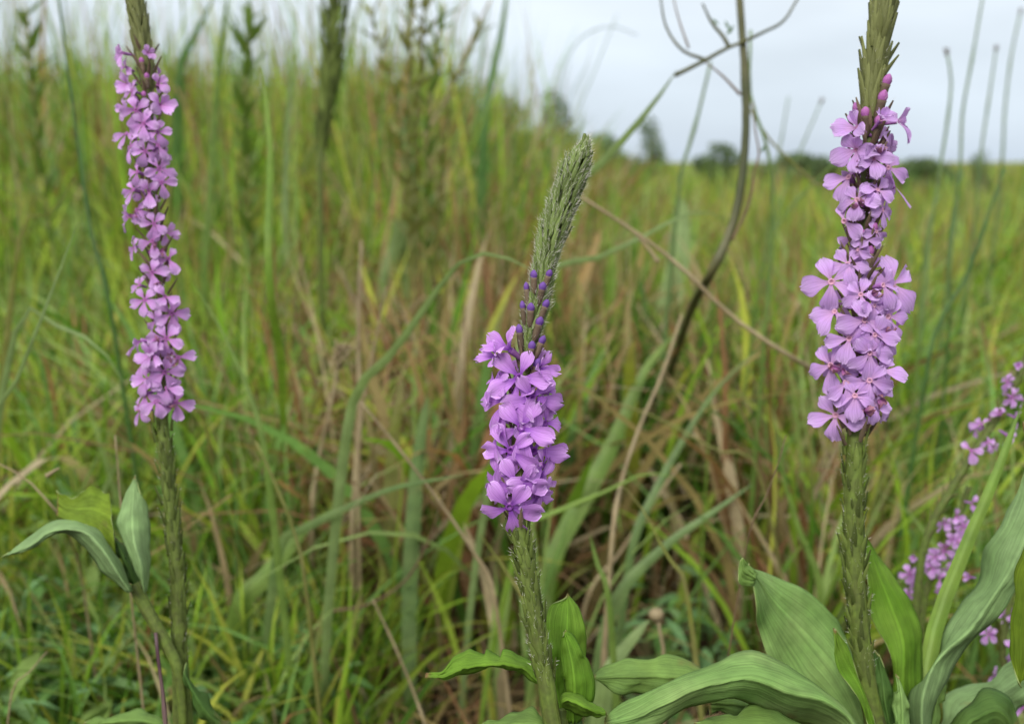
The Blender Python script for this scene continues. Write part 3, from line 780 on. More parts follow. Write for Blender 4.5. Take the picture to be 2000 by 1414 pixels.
def make_verbena(label, axis_pts, d, stem_w, spike, bracts, flowers, petals, tube, buds=(), bud_set=None, scales=None, hair=None, name='verbena_plant', flower_r_axis=None, nback=6, group='flowering verbena spikes', cat='flower', stem_mat=None, grow=1.0, torn=0.0, loose=0.0, squeeze=1.0):
    ax = Axis(axis_pts, d)
    y_end = axis_pts[-1][1]
    last, prev = np.array(ax.at(y_end)[1]), np.array(ax.at(y_end-60)[1])
    tail = to_ground(last, prev, 0.3)
    base = Vector(tail[-1]); b = np.array(base)
    root = thing(name, label, cat, base, group)
    px2m = lambda py: ax.dep(py)/FPX
    # stem
    ys = np.linspace(axis_pts[0][1], y_end, 40)
    pts = [np.array(ax.at(y)[1])-b for y in ys]
    rad = [np.interp(y, *zip(*stem_w))*px2m(y)/2 for y in ys]
    tl = catmull([pts[-2], pts[-1]]+[q-b for q in tail], 14)[4:]
    pts += list(tl); rad += [rad[-1]]*len(tl)
    link('stem', tube_mesh('stem', pts, rad, stem_mat or M_STEM, sides=12, jitter=0.05), root)
    def radial(T, ang):
        a = RIGHT - T*RIGHT.dot(T); a.normalize(); c = -T.cross(a); 
        if c.dot(FWD) > 0: c = -c
        return (a*math.sin(ang)+c*math.cos(ang)).normalized()     # ang 0 faces the camera
    hv = []; hf = []
    def put_bract(me, py, ang, r_px, len_px, splay, roll=0.0, nm='bract'):
        x, A, T = ax.at(py)
        s = px2m(py); R = radial(T, ang)
        pos = A + R*(r_px*s)
        Yv = (T*math.cos(splay)+R*math.sin(splay)).normalized()
        Xv = Yv.cross(R).normalized(); Zv = Xv.cross(Yv)
        if roll: Xv, Zv = Xv*math.cos(roll)+Zv*math.sin(roll), Zv*math.cos(roll)-Xv*math.sin(roll)
        L = len_px*s
        o = link(nm, me, root, frame_of(Xv*L, Yv*L, Zv*L, pos-base))
        return pos, Yv, R, L
    def add_hair(pos, Yv, R, L, n, hl):
        for _ in range(n):
            t = rnd.uniform(0.1, 1.0)
            dirv = (R*rnd.uniform(0.2, 1.2)+Yv*rnd.uniform(0.3, 1.2)+Vector((rnd.uniform(-1, 1), rnd.uniform(-1, 1), rnd.uniform(-1, 1)))*0.55).normalized()
            sd = dirv.cross(Vector((rnd.uniform(-1, 1), rnd.uniform(-1, 1), rnd.uniform(-1, 1)))).normalized()
            o = pos+Yv*L*t+R*L*0.05 + sd*L*0.1*rnd.uniform(-1, 1)
            l = hl*rnd.uniform(0.5, 1.3); i = len(hv)
            w = 0.00008
            hv.extend([o-base-sd*w, o-base+sd*w, o+dirv*l-base]); hf.append((i, i+1, i+2))
    # bud spike of overlapping bracts
    k = 0
    for (y0, y1, n, rad_fn, len_px, splay, hairs, *alt) in bracts:
        for i in range(n):
            t = (i+0.5)/n; py = y1+(y0-y1)*t
            r = rad_fn(py)
            sp = splay(py) if callable(splay) else splay
            q = put_bract(alt[0] if alt else spike, py, k*2.39996+rnd.uniform(-.2, .2), r*0.45, len_px*rnd.uniform(0.85, 1.15), sp+rnd.uniform(-.10, .10)+(0.32 if rnd.random() < loose else 0), rnd.uniform(-.25, .25))
            if hairs: add_hair(*q, hairs, 0.0022)
            k += 1
    if scales:
        y0, y1, n, r_px, len_px, hairs, me = scales
        for i in range(n):
            py = y0+(y1-y0)*(i+0.5)/n
            q = put_bract(me, py, k*2.39996+rnd.uniform(-.3, .3), r_px*np.interp(py, [y0, y1], [1.0, 0.86]), len_px*rnd.uniform(0.55, 1.3), rnd.uniform(0.04, 0.40), rnd.uniform(-.5, .5))
            if hairs: add_hair(*q, hairs, 0.0019)
            k += 1
    # single buds with a coloured tip
    for (bx, by, L) in buds:
        x, A, T = ax.at(by)
        s = px2m(by); off = np.clip((bx-x)/26.0, -1, 1)
        q = put_bract(bud_set[0], by+L*0.9, math.asin(off)*0.9, 16, L*1.0, 0.30 if abs(off) > .4 else 0.22, nm='bud')
        bud = [c for c in root.children][-1] if False else None
        o = LAST[0] if False else None
        if hair: add_hair(*q, 14, 0.0018)
    # flowers
    def put_flower(ang, py, r_px, size_px, pitch, roll0, jitter=1.0, npet=5, miss=(), lat=None, cup=0.0, pets=None):
        x, A, T = ax.at(py)
        s = px2m(py)
        R = radial(T, ang)
        R2 = radial(T, ang+rnd.uniform(-0.3, 0.3)*min(jitter, 1.3))
        n = (R2+Vector((0, 0, 1))*pitch).normalized()
        pos = A + R*(r_px*s)
        if lat is not None:
            pos = A + radial(T, math.pi/2)*(lat*squeeze*s) + radial(T, 0.0)*(math.sqrt(max(r_px*r_px-lat*lat, (0.2*r_px)**2))*s)
        Zv = n
        up = Vector((0, 0, 1)) - n*n.z; up.normalize()
        Xv = up.cross(Zv).normalized()
        L = size_px*s
        fl = link('flower', tube, root, frame_of(Xv*L, up*L, Zv*L, pos-base))
        for k5 in range(npet):
            if k5 in miss: continue
            a = math.radians(roll0 + k5*360/npet + rnd.uniform(-9, 9)*jitter)
            tilt = rnd.uniform(-0.06, 0.22)*jitter - cup*rnd.uniform(0.7, 1.3)
            sc = rnd.uniform(0.9, 1.1)
            rot = Matrix.Rotation(a, 4, 'Z') @ Matrix.Rotation(-tilt, 4, 'X') @ Matrix.Rotation(rnd.uniform(-.16, .16)*jitter, 4, 'Y')
            sc *= (1.12, 1.05, 0.86, 0.86, 1.05)[k5]
            m = rot @ Matrix.Translation((0, 0.075, 0.0)) @ Matrix.Scale(sc*0.95, 4)
            link('petal', rnd.choice(pets or petals), fl, m)
    top_y = min([f[1] for f in flowers], default=0); span = max([f[1] for f in flowers], default=1)-top_y+1
    for f in flowers:
        fx, fy, size = f[:3]
        size *= grow*rnd.uniform(0.92, 1.08)
        opt = f[3] if len(f) > 3 else {}
        x, A, T = ax.at(fy)
        r = flower_r_axis(fy)
        off = (fx-x)/r
        ang = opt.get('ang', math.asin(max(-0.97, min(0.97, off))))
        rr = max(r, abs(fx-x)) if abs(off) > 0.97 else r
        if torn and 'miss' not in opt and rnd.random() < torn:
            opt = dict(opt, miss=tuple(rnd.sample(range(5), rnd.choice((1, 2, 2)))), j=1.6, pitch=rnd.uniform(-0.2, 0.5))
        put_flower(ang, fy, rr, size, opt.get('pitch', rnd.uniform(-0.12, 0.18)), opt.get('roll', rnd.uniform(-18, 18)+180), opt.get('j', 1.0), 5, opt.get('miss', ()), fx-x, cup=0.75 if (fy-top_y)/span < 0.16 and rnd.random() < 0.6 else (0.5 if torn and rnd.random() < 0.12 else 0.0))
    if flowers and nback:
        fy0, fy1 = min(f[1] for f in flowers), max(f[1] for f in flowers)
        sz = sum(f[2] for f in flowers)/len(flowers)
        for i in range(nback):
            fy = fy0+(fy1-fy0)*(i+0.5)/nback
            put_flower(math.pi+(0.9 if i % 2 else -0.9)*rnd.uniform(0.3, 1), fy, flower_r_axis(fy)*0.85, sz*0.85, rnd.uniform(-.1, .2), 180)
    if torn:
        for _ in range(int(len(flowers)*0.22)):
            fy = rnd.uniform(top_y+span*0.1, top_y+span)
            r0 = flower_r_axis(fy); lat0 = rnd.uniform(-0.9, 0.9)*r0
            put_flower(math.asin(lat0/r0), fy, r0*0.92, flowers[0][2]*0.50, rnd.uniform(-0.3, 0.3), 180, 2.0, 5, (rnd.randrange(5),), lat0, 0.9, PET_W)
    if hair and hv:
        h = link('hairs', mesh_data('hairs', hv, hf, M_HAIR, smooth=False), root)
        h['kind'] = 'stuff'
    # bud tips ride on their buds
    if buds:
        for o in list(root.children):
            if o.data is bud_set[0]: link('bud_tip', bud_set[1], o)
    return root, base

# ---- centre plant
C_AX = [(1142, 262), (1136, 300), (1118, 345), (1092, 420), (1068, 500), (1052, 580), (1037, 660), (1022, 760), (1014, 850), (1010, 950), (1015, 1040), (1032, 1130), (1047, 1220), (1062, 1310), (1080, 1414), (1096, 1490)]
def c_rad(py): return float(np.interp(py, [262, 275, 300, 350, 420, 480, 540, 640, 720], [8, 24, 38, 46, 44, 40, 32, 22, 15]))
C_FL = [
 (990, 690, 52, dict(pitch=0.55, ang=-1.0, roll=165)), (957, 706, 38, dict(pitch=0.1, ang=-1.3)),
 (1012, 738, 62, dict(pitch=0.12, roll=188, ang=-0.1)), (1056, 715, 46, dict(pitch=0.15, ang=0.75)), (1044, 774, 62, dict(pitch=0.02, roll=176, ang=0.3)),
 (1080, 760, 44, dict(ang=1.2)), (984, 783, 62, dict(ang=-0.62, roll=170, pitch=0.05)), (958, 752, 44, dict(ang=-1.15, pitch=0.3)),
 (1018, 832, 60, dict(roll=184, ang=0.0, pitch=-0.02)), (1074, 822, 54, dict(ang=0.95, roll=190)), (962, 850, 50, dict(ang=-1.0, roll=150)),
 (994, 878, 66, dict(ang=-0.45, roll=172, pitch=-0.15)), (1048, 878, 64, dict(ang=0.5, roll=182, pitch=-0.12)), (1070, 905, 48, dict(ang=1.0)),
 (966, 932, 46, dict(ang=-1.0, pitch=-0.1)), (1010, 940, 60, dict(ang=0.0, pitch=-0.2, roll=180)), (1056, 938, 54, dict(ang=0.7, pitch=-0.2)),
 (992, 985, 66, dict(ang=-0.3, pitch=-0.38, roll=186)), (1058, 968, 52, dict(ang=0.9, pitch=-0.5, roll=178)),
]
C_BUD = [(1040, 548, 34), (1058, 568, 34), (1024, 572, 34), (1066, 598, 34), (1018, 608, 34), (1035, 610, 34), (1053, 634, 36), (1014, 655, 38), (1058, 668, 36), (1038, 682, 34), (1048, 715, 40), (1072, 540, 30)]
make_verbena('sharp violet verbena spike in the middle with a furry green bud tip', C_AX, (0.412, 0.392),
             [(262, 6), (340, 22), (560, 26), (700, 28), (1000, 28), (1100, 30), (1414, 36), (1500, 40)],
             BR_C, [(705, 300, 250, c_rad, 42, lambda py: float(np.interp(py, [300, 318, 350, 700], [-0.55, -0.25, 0.16, 0.26])), 19), (1030, 700, 60, lambda y: 34, 44, 0.5, 6, BR_P)],
             C_FL, PET_C, TUBE_C, C_BUD, BUD_C, (1035, 1345, 90, 15, 38, 5, BR_S), True, flower_r_axis=lambda y: float(np.interp(y, [680, 800, 1000], [34, 39, 37])), nback=7, grow=1.08, squeeze=0.84)

# ---- right plant
R_AX = [(1728, -60), (1724, 0), (1712, 100), (1701, 200), (1695, 300), (1690, 400), (1685, 500), (1680, 600), (1675, 700), (1671, 800), (1669, 870), (1668, 950), (1668, 1050), (1672, 1150), (1681, 1250), (1693, 1340), (1710, 1414), (1722, 1470)]
def r_rad(py): return float(np.interp(py, [-60, 0, 100, 200, 250, 520], [24, 25, 24, 22, 18, 16]))
def D(**k): return k
R_FL = [
 (1662, 258, 46, D(pitch=0.3)), (1752, 238, 44, D(ang=1.2, miss=(1, 3))), (1704, 246, 34, D(pitch=0.6, j=2)), (1660, 300, 50, D(ang=-0.6)), (1738, 296, 48, D(ang=0.8)), (1690, 320, 42, D()), (1650, 350, 50, D(ang=-0.9)), (1732, 330, 48, D(ang=0.5)),
 (1748, 362, 48, D(ang=0.95)), (1700, 378, 36, D(pitch=0.5, j=2)), (1660, 397, 44, D(ang=-0.6)), (1640, 436, 48, D(ang=-0.75, roll=172)), (1716, 414, 40, D(ang=0.8)), (1702, 456, 30, D(j=2.2)), (1680, 472, 30, D(j=2.2)), (1664, 492, 28, D(j=2.2, ang=-0.7)),
 (1612, 555, 58, D(ang=-0.5, roll=170, pitch=0.0)), (1645, 520, 44, D(ang=-0.7, pitch=0.3)), (1744, 554, 62, D(ang=0.55, roll=150, pitch=0.05)), (1708, 560, 46, D(ang=0.1)), (1620, 612, 48, D(ang=-0.7)), (1668, 628, 54, D(ang=0.0)), (1728, 618, 52, D(ang=0.45)), (1752, 640, 46, D(ang=0.95)),
 (1640, 664, 50, D(ang=-0.5)), (1679, 690, 52, D(ang=0.05)), (1724, 672, 48, D(ang=0.6)), (1612, 716, 52, D(ang=-0.8)), (1636, 748, 52, D(ang=-0.4)), (1708, 722, 50, D(ang=0.35)), (1732, 716, 44, D(ang=0.9)), (1680, 742, 46, D(ang=0.0)),
 (1624, 812, 56, D(ang=-0.45, roll=184, pitch=0.0)), (1722, 768, 56, D(ang=0.5, roll=200)), (1690, 786, 42, D(ang=0.1, pitch=-.3)), (1652, 772, 44, D(ang=-0.3)), (1690, 655, 46, D(ang=0.2)), (1660, 580, 40, D(ang=-0.4)), (1688, 600, 38, D(ang=0.25)),
]
R_BUD = [(1722, 172, 46), (1713, 205, 46), (1668, 222, 40), (1682, 235, 40), (1708, 250, 40), (1700, 385, 40), (1698, 455, 36), (1676, 470, 36), (1692, 500, 36)]
make_verbena('lilac verbena spike with rounded petals in front of the sky, above the large ovate leaves', R_AX, 0.44,
             [(-60, 20), (200, 22), (400, 24), (860, 28), (900, 36), (1250, 36), (1414, 42), (1480, 46)],
             BR_R, [(245, -60, 130, r_rad, 66, 0.20, 3), (520, 230, 64, lambda y: 34, 50, 0.5, 2, BR_P), (870, 520, 84, lambda y: 44, 46, 0.6, 2, BR_P)],
             R_FL, PET_R, TUBE_R, R_BUD, BUD_R, (868, 1345, 110, 16, 40, 5, BR_S), True, flower_r_axis=lambda y: float(np.interp(y, [230, 400, 480, 560, 720, 800], [44, 42, 30, 58, 56, 46])), nback=9, torn=0.3, loose=0.05, squeeze=0.90, grow=0.96)

# ---- left plant
L_AX = [(250, -60), (262, 0), (276, 80), (289, 170), (292, 250), (293, 350), (300, 450), (309, 550), (317, 650), (316, 750), (316, 810), (325, 900), (335, 1000), (345, 1100), (350, 1200), (352, 1300), (358, 1414), (362, 1470)]
def l_rad(py): return float(np.interp(py, [-60, 0, 60, 110, 180], [24, 24, 22, 18, 10]))
L_FL = [(250, 106, 26), (250, 130, 28), (300, 117, 18), (253, 163, 30), (268, 184, 28), (317, 174, 32), (255, 215, 30), (278, 224, 34), (320, 212, 34), (294, 250, 32), (250, 262, 32), (317, 264, 32), (265, 290, 34), (297, 303, 28), (318, 290, 32),
 (281, 342, 32), (320, 335, 34), (323, 362, 32), (271, 374, 34), (304, 381, 32), (258, 420, 32), (313, 443, 32), (278, 413, 28), (264, 480, 26), (310, 476, 34), (336, 510, 34), (310, 536, 34), (281, 556, 28), (294, 586, 36), (333, 583, 30), (343, 616, 40), (318, 628, 30),
 (278, 665, 42), (317, 665, 32), (336, 662, 38), (281, 710, 36), (310, 694, 36), (352, 697, 36), (333, 726, 38), (294, 769, 38), (317, 782, 32), (349, 786, 38), (276, 798, 36), (336, 756, 34), (300, 740, 34)]
L_FL = [f + (D(ang=float(np.clip((f[0]-np.interp(f[1], [q[1] for q in L_AX], [q[0] for q in L_AX]))/46*1.0, -1.1, 1.1))),) for f in L_FL]
l_root, l_base = make_verbena('slender mauve verbena spike standing in the green meadow with a pale folded leaf', L_AX, 0.50,
             [(-60, 16), (120, 18), (300, 16), (800, 20), (830, 24), (1200, 28), (1414, 38), (1480, 42)],
             BR_R, [(185, -60, 110, l_rad, 46, 0.16, 2), (800, 100, 110, lambda y: 30, 34, 0.6, 0, BR_P)],
             L_FL, PET_L, TUBE_L, [(285, 130, 22), (296, 160, 22), (288, 195, 22), (292, 330, 20), (296, 400, 20), (302, 500, 22)], BUD_R, (812, 1330, 110, 12, 34, 3, BR_S), True, flower_r_axis=lambda y: 36.0, nback=9, grow=0.94, torn=0.5)

# ---- small verbenas low on the right
make_verbena('loose lilac verbena spike leaning to the right edge above the wavy leaf', [(2018, 670), (1985, 745), (1940, 825), (1895, 895), (1852, 965), (1822, 1020), (1800, 1090), (1788, 1200)], 0.60, [(670, 12), (900, 15), (1200, 16)],
             BR_R, [(1060, 690, 70, lambda y: 8, 24, 0.45, 0)], [(1978, 722, 16), (1958, 755, 20), (1962, 777, 24), (1986, 800, 26), (1940, 812, 18), (1966, 832, 22), (1908, 840, 26), (1884, 886, 28), (1934, 862, 16), (1996, 770, 20), (1915, 862, 16)],
             PET_L, TUBE_L, flower_r_axis=lambda y: 26.0, nback=2, grow=0.9, torn=0.4)
make_verbena('dense little lilac verbena spike between the lilac stem and the wavy leaf', [(1892, 950), (1872, 1010), (1848, 1065), (1826, 1110), (1808, 1160), (1795, 1260)], 0.62, [(950, 10), (1260, 13)],
             BR_R, [(1200, 960, 40, lambda y: 7, 20, 0.45, 0)], [(1885, 978, 24), (1858, 1010, 22), (1872, 1022, 23), (1840, 1030, 22), (1850, 1052, 24), (1832, 1075, 22), (1857, 1082, 22), (1812, 1110, 23), (1845, 1102, 22), (1826, 1122, 24), (1835, 1150, 18), (1864, 1046, 20), (1818, 1090, 22)],
             PET_L, TUBE_L, flower_r_axis=lambda y: 24.0, nback=2, grow=0.86, torn=0.4)
make_verbena('tiny lilac verbena sprig left of the dense little one', [(1783, 1080), (1776, 1120), (1772, 1170), (1772, 1260)], 0.63, [(1080, 7), (1260, 9)],
             BR_R, [(1200, 1080, 16, lambda y: 5, 16, 0.4, 0)], [(1772, 1118, 20), (1782, 1138, 18), (1768, 1158, 15), (1786, 1112, 14), (1778, 1086, 10)], PET_L, TUBE_L, flower_r_axis=lambda y: 14.0, nback=1)
make_verbena('low lilac verbena spike half hidden behind the lowest right leaves', [(1985, 1120), (1970, 1190), (1958, 1260), (1966, 1340), (1988, 1430)], 0.60, [(1120, 10), (1430, 14)],
             BR_R, [(1400, 1130, 40, lambda y: 6, 20, 0.4, 0)], [(1928, 1240, 24), (1975, 1200, 26), (1966, 1258, 28), (1990, 1230, 24), (1976, 1345, 28), (1962, 1300, 20), (1992, 1380, 28), (1985, 1290, 24), (1885, 1143, 15)], PET_L, TUBE_L, flower_r_axis=lambda y: 24.0, nback=2, grow=0.9, torn=0.4)

# ---- green bud spikes far behind
def green_spike(label, ax, d, rfn, n, L, stemw):
    make_verbena(label, ax, d, stemw, BR_S, [(ax[-1][1]-20, ax[0][1], n, rfn, L, 0.3, 0)], [], PET_L, TUBE_L, name='bud_spike', group='green bud spikes', cat='bud spike', nback=0)
green_spike('thick green bud spike standing blurred against the sky left of the leafy weeds', [(655, -60), (652, 20), (648, 90), (643, 160), (632, 230), (625, 320)], 1.3,
            lambda y: float(np.interp(y, [-60, 60, 160, 240, 320], [38, 34, 24, 12, 8])), 120, 40, [(-60, 20), (320, 14)])

# ------------------------------------------------------------------ leafy weeds on the bank skyline
def leafy_weed(label, pts, d, wpx, nleaf, leaf_px, col):
    p3 = path3(pts, d)
    r = np.array(p3[-1])
    t = thing('leafy_weed', label, 'weed', Vector(p3[-1]), 'leafy weeds on the skyline')
    c = catmull([p-r for p in p3], 40)
    link('stem', tube_mesh('stem', c, np.linspace(0.5, 1, 40)*wpx/FPX*d/2, BL['olive'], sides=7, jitter=0.1), t)
    V, F, u, v = bract_arrays(0.34, 0.2, 2.0)
    me = mesh_data('leaf', V, F, BL[col], {'u': u, 'v': v})
    for k in range(nleaf):
        i = int(1+k/nleaf*22); ang = k*2.4
        Tn = Vector(c[max(0, i-1)]-c[i+1]).normalized()
        a = Vector((1, 0, 0)); a = (a-Tn*a.dot(Tn)).normalized(); b = Tn.cross(a)
        R = a*math.cos(ang)+b*math.sin(ang)
        sp = rnd.uniform(0.5, 0.95)
        Yv = (Tn*math.cos(sp)+R*math.sin(sp)).normalized(); Xv = Yv.cross(R).normalized(); Zv = Xv.cross(Yv)
        L = leaf_px/FPX*d*rnd.uniform(0.6, 1.3)
        link('leaf', me, t, frame_of(Xv*L, Yv*L, Zv*L, Vector(c[i])))
leafy_weed('leafy weed stalk, left one of the tall three on the skyline', [(806, -30), (800, 60), (798, 140), (797, 230)], 1.5, 14, 36, 46, 'olive')
leafy_weed('leafy weed stalk, middle and most upright of the tall three', [(832, -30), (826, 60), (820, 140), (814, 240)], 1.55, 13, 36, 46, 'olive')
leafy_weed('leafy weed stalk, right and shortest of the tall three', [(868, 10), (856, 80), (846, 150), (836, 240)], 1.5, 12, 34, 48, 'green')
leafy_weed('thin leafy weed leaning left of the tall three', [(722, 10), (735, 70), (755, 130), (775, 210)], 1.6, 9, 30, 46, 'olive')
leafy_weed('thin leafy weed leaning right of the tall three', [(945, 40), (922, 90), (900, 140), (875, 210)], 1.6, 9, 26, 44, 'olive')
leafy_weed('low leafy weed standing on the skyline between the mauve spike and the bud spike', [(490, 20), (485, 80), (480, 140), (478, 210)], 1.7, 12, 40, 60, 'green')
leafy_weed('blurred leafy weed in the top left corner', [(48, 10), (55, 70), (62, 130), (68, 200)], 1.7, 11, 34, 54, 'green')

# ------------------------------------------------------------------ distant bushes
def bush(label, px, py_top, py_base, wpx, d, seed):
    r = random.Random(seed)
    top = P(px, py_top, d); bot = P(px, py_base, d)
    g = Vector((bot.x, bot.y, gz(bot.x, bot.y)))
    H = top.z-g.z; W = wpx/FPX*d
    t = thing('bush', label, 'bush', g, 'far bushes on the horizon')
    link('trunk', tube_mesh('trunk', [(0, 0, -0.05), (0.02*W, 0, H*0.3), (-0.03*W, 0.02*W, H*0.7)], [0.05*W, 0.04*W, 0.015*W], BL['bark'], sides=6, jitter=0.1), t)
    V = []; F = []; col = []
    for k in range(1100):
        while True:
            x, y, z = r.uniform(-1, 1), r.uniform(-1, 1), r.uniform(0, 1)
            lim = math.sqrt(max(0.0, 1-(1.7*z-0.7)**2))*(0.78+0.22*math.sin(z*9+x*4+seed))
            if x*x+y*y < lim*lim: break
        o = Vector((x*W*0.5, y*W*0.5, H*(0.12+0.86*z)))
        s = W*r.uniform(0.035, 0.075)
        a = Vector((r.uniform(-1, 1), r.uniform(-1, 1), r.uniform(-1, 1))).normalized()
        b = a.orthogonal().normalized()
        i = len(V)
        V += [o-a*s, o+b*s*0.45, o+a*s, o-b*s*0.45]; F.append((i, i+1, i+2, i+3))
        c = np.array((0.085, 0.125, 0.05))*r.uniform(0.55, 1.5)
        col += [c]*4
    link('crown', mesh_data('crown', V, F, M_GRASS, {'tint': np.array(col)}, smooth=False), t)
bush('dark rounded bush on the horizon left of the furry bud tip', 1085, 168, 330, 105, 7.0, 1)
bush('low bush on the horizon crossed by the pale slanting blade', 1270, 222, 345, 80, 12.0, 2)
bush('small bush on the horizon by the right picture edge', 1915, 285, 350, 60, 11.0, 3)
bush('wide low bush directly left of the dark rounded one', 985, 185, 330, 120, 8.0, 4)
bush('low dark shrub line piece between the vine and the pale slanting blade', 1400, 275, 340, 110, 14.0, 5)

bush('long low bush on the skyline between the vine and the lilac spike', 1560, 298, 345, 210, 16.0, 6)
bush('low bush on the skyline just right of the lilac spike', 1800, 306, 345, 150, 15.0, 7)
bush('very low wide bush on the skyline right behind the furry bud tip', 1180, 255, 340, 130, 10.0, 8)

# ------------------------------------------------------------------ broad leaves
def resample_linear(pts, n):
    p = np.array(pts, float)
    s = np.r_[0, np.cumsum(np.linalg.norm(np.diff(p, axis=0), axis=1))]
    u = np.linspace(0, s[-1], n)
    return np.stack([np.interp(u, s, p[:, k]) for k in range(p.shape[1])], 1)

def leaf(parent, base, Lc, Mc, Rc, d0, mat, n=34, ripple=0.0012, sharp=False, thick=0.0005, label=None, name='leaf', seed=0):
    "a blade lofted through its left edge, midrib and right edge, each given base to tip as (px, py, metres nearer(-)/farther(+))"
    def cur(c):
        c = [(p[0], p[1], (p[2] if len(p) > 2 else 0.0)*1000) for p in c]
        return (resample_linear if sharp else catmull)(c, n)
    L, Mm, R = cur(Lc), cur(Mc), cur(Rc)
    r = random.Random(seed); a1, a2 = r.uniform(0, 6), r.uniform(0, 6)
    nu = 17; V = []; uu = []; vv = []
    for E, sg in ((L, 1), (R, -1)):                 # no leaf margin is a clean curve
        nz = np.convolve([r.uniform(-1, 1) for _ in range(n+4)], [.25, .5, .25], 'same')[2:-2]
        wd = np.linalg.norm(E[:, :2]-Mm[:, :2], axis=1)[:, None]
        E[:, :2] += (E[:, :2]-Mm[:, :2])/(wd+1e-6)*(nz[:, None]*np.minimum(2.4, wd*0.08))
    W1 = [[r.uniform(-1, 1) for _ in range(nu)] for _ in range(n)]
    b = np.array(base)
    for j in range(n):
        t = j/(n-1)
        for i in range(nu):
            u = -1+2*i/(nu-1)
            l, m, rr = u*(u-1)/2, 1-u*u, u*(u+1)/2
            q = L[j]*l + Mm[j]*m + R[j]*rr
            # straight halves blended with the curved loft keeps a visible crease at the midrib
            lin = (Mm[j]*(1-abs(u)) + (L[j] if u < 0 else R[j])*abs(u))
            q = 0.45*q+0.55*lin
            p = np.array(P(q[0], q[1], d0+q[2]/1000))
            rip = ripple*(math.sin(t*13+a1+u*1.7)*abs(u)**1.4 + 0.5*math.sin(t*27+a2-u*3)*abs(u)) + 0.00022*math.sin(u*34+a2) + 0.00022*W1[j][i]*(1-abs(u)**6) - 0.0006*math.exp(-(u/0.10)**2)
            p = p + np.array(FWD)*rip*1.6 + np.array(UP)*rip*0.5
            V.append(p-b); uu.append(u); vv.append(t)
    F = [(j*nu+i, j*nu+i+1, (j+1)*nu+i+1, (j+1)*nu+i) for j in range(n-1) for i in range(nu-1)]
    o = link(name, mesh_data(name, V, F, [mat, M_EDGE], {'u': np.array(uu), 'v': np.array(vv)}), parent)
    md = o.modifiers.new('thickness', 'SOLIDIFY'); md.thickness = thick; md.offset = 0; md.material_offset_rim = 1; md.use_rim = True
    if label: o['label'] = label
    return o

# -- big-leaved plant at the foot of the lilac spike
def foot(px, py, d):
    q = np.array(P(px, py, d)); g = Vector((q[0], q[1]+0.01, 0)); g.z = gz(g.x, g.y); return g
fr = foot(1712, 1414, 0.44)
pr_ = thing('broad_leaved_plant', 'large-leaved plant with wavy blue-green and bright leaves under the lilac spike', 'plant', fr)
c = catmull([np.array(P(1722, 1405, 0.452))-np.array(fr), np.array(P(1724, 1500, 0.452))-np.array(fr), np.array((0.0, 0.0, 0.0))], 14)
link('stem', tube_mesh('stem', c, [0.006]*14, M_STEM, sides=10), pr_)
d = 0.44
leaf(pr_, fr, [(1676, 1432, .01), (1600, 1392, .012), (1532, 1345, .015), (1503, 1290, .012), (1490, 1257, .01), (1477, 1206, .004), (1471, 1150, 0), (1458, 1112, 0)],
     [(1690, 1425, .012), (1634, 1313, .018), (1575, 1240, .022), (1511, 1172, .018), (1462, 1106, .004)],
     [(1698, 1420, .02), (1666, 1283, .026), (1643, 1223, .03), (1609, 1181, .032), (1566, 1147, .03), (1511, 1128, .026), (1474, 1118, .014), (1462, 1100, .006)], d, M_LEAF_BLUE, seed=1, ripple=0.0015)
leaf(pr_, fr, [(1474, 1140, .0), (1460, 1144, -.004), (1447, 1142, -.006), (1441, 1128, -.006), (1446, 1092, -.002)], [(1476, 1128, 0), (1462, 1120, -.002), (1452, 1112, -.004), (1448, 1092, -.002)],
     [(1480, 1122, .004), (1472, 1112, .004), (1460, 1102, .002), (1450, 1090, -.002)], d, M_LEAF_PALE, n=14, ripple=0.0003, name='leaf_tip', seed=2)
leaf(pr_, fr, [(1700, 1430, -.004), (1677, 1364, -.004), (1640, 1313, -.002), (1629, 1270, 0), (1629, 1228, .002)], [(1706, 1428, .002), (1685, 1355, .002), (1655, 1300, .003), (1638, 1262, .003), (1630, 1228, .002)],
     [(1712, 1425, .006), (1695, 1370, .006), (1675, 1320, .006), (1656, 1266, .006), (1632, 1228, .003)], d-0.012, M_LEAF_BRIGHT, n=24, ripple=0.0006, seed=3)
leaf(pr_, fr, [(1748, 1430, .0), (1743, 1321, .0), (1738, 1274, .0), (1711, 1223, .002), (1697, 1172, .004), (1690, 1109, .006), (1688, 1045, .012)], [(1762, 1430, -.004), (1762, 1320, -.004), (1762, 1250, .0), (1738, 1180, .006), (1710, 1110, .01), (1689, 1045, .012)],
     [(1782, 1430, .008), (1799, 1340, .008), (1803, 1250, .012), (1784, 1188, .016), (1753, 1135, .018), (1715, 1085, .018), (1691, 1045, .013)], d+0.022, M_LEAF_BRIGHT, seed=4, ripple=0.001)
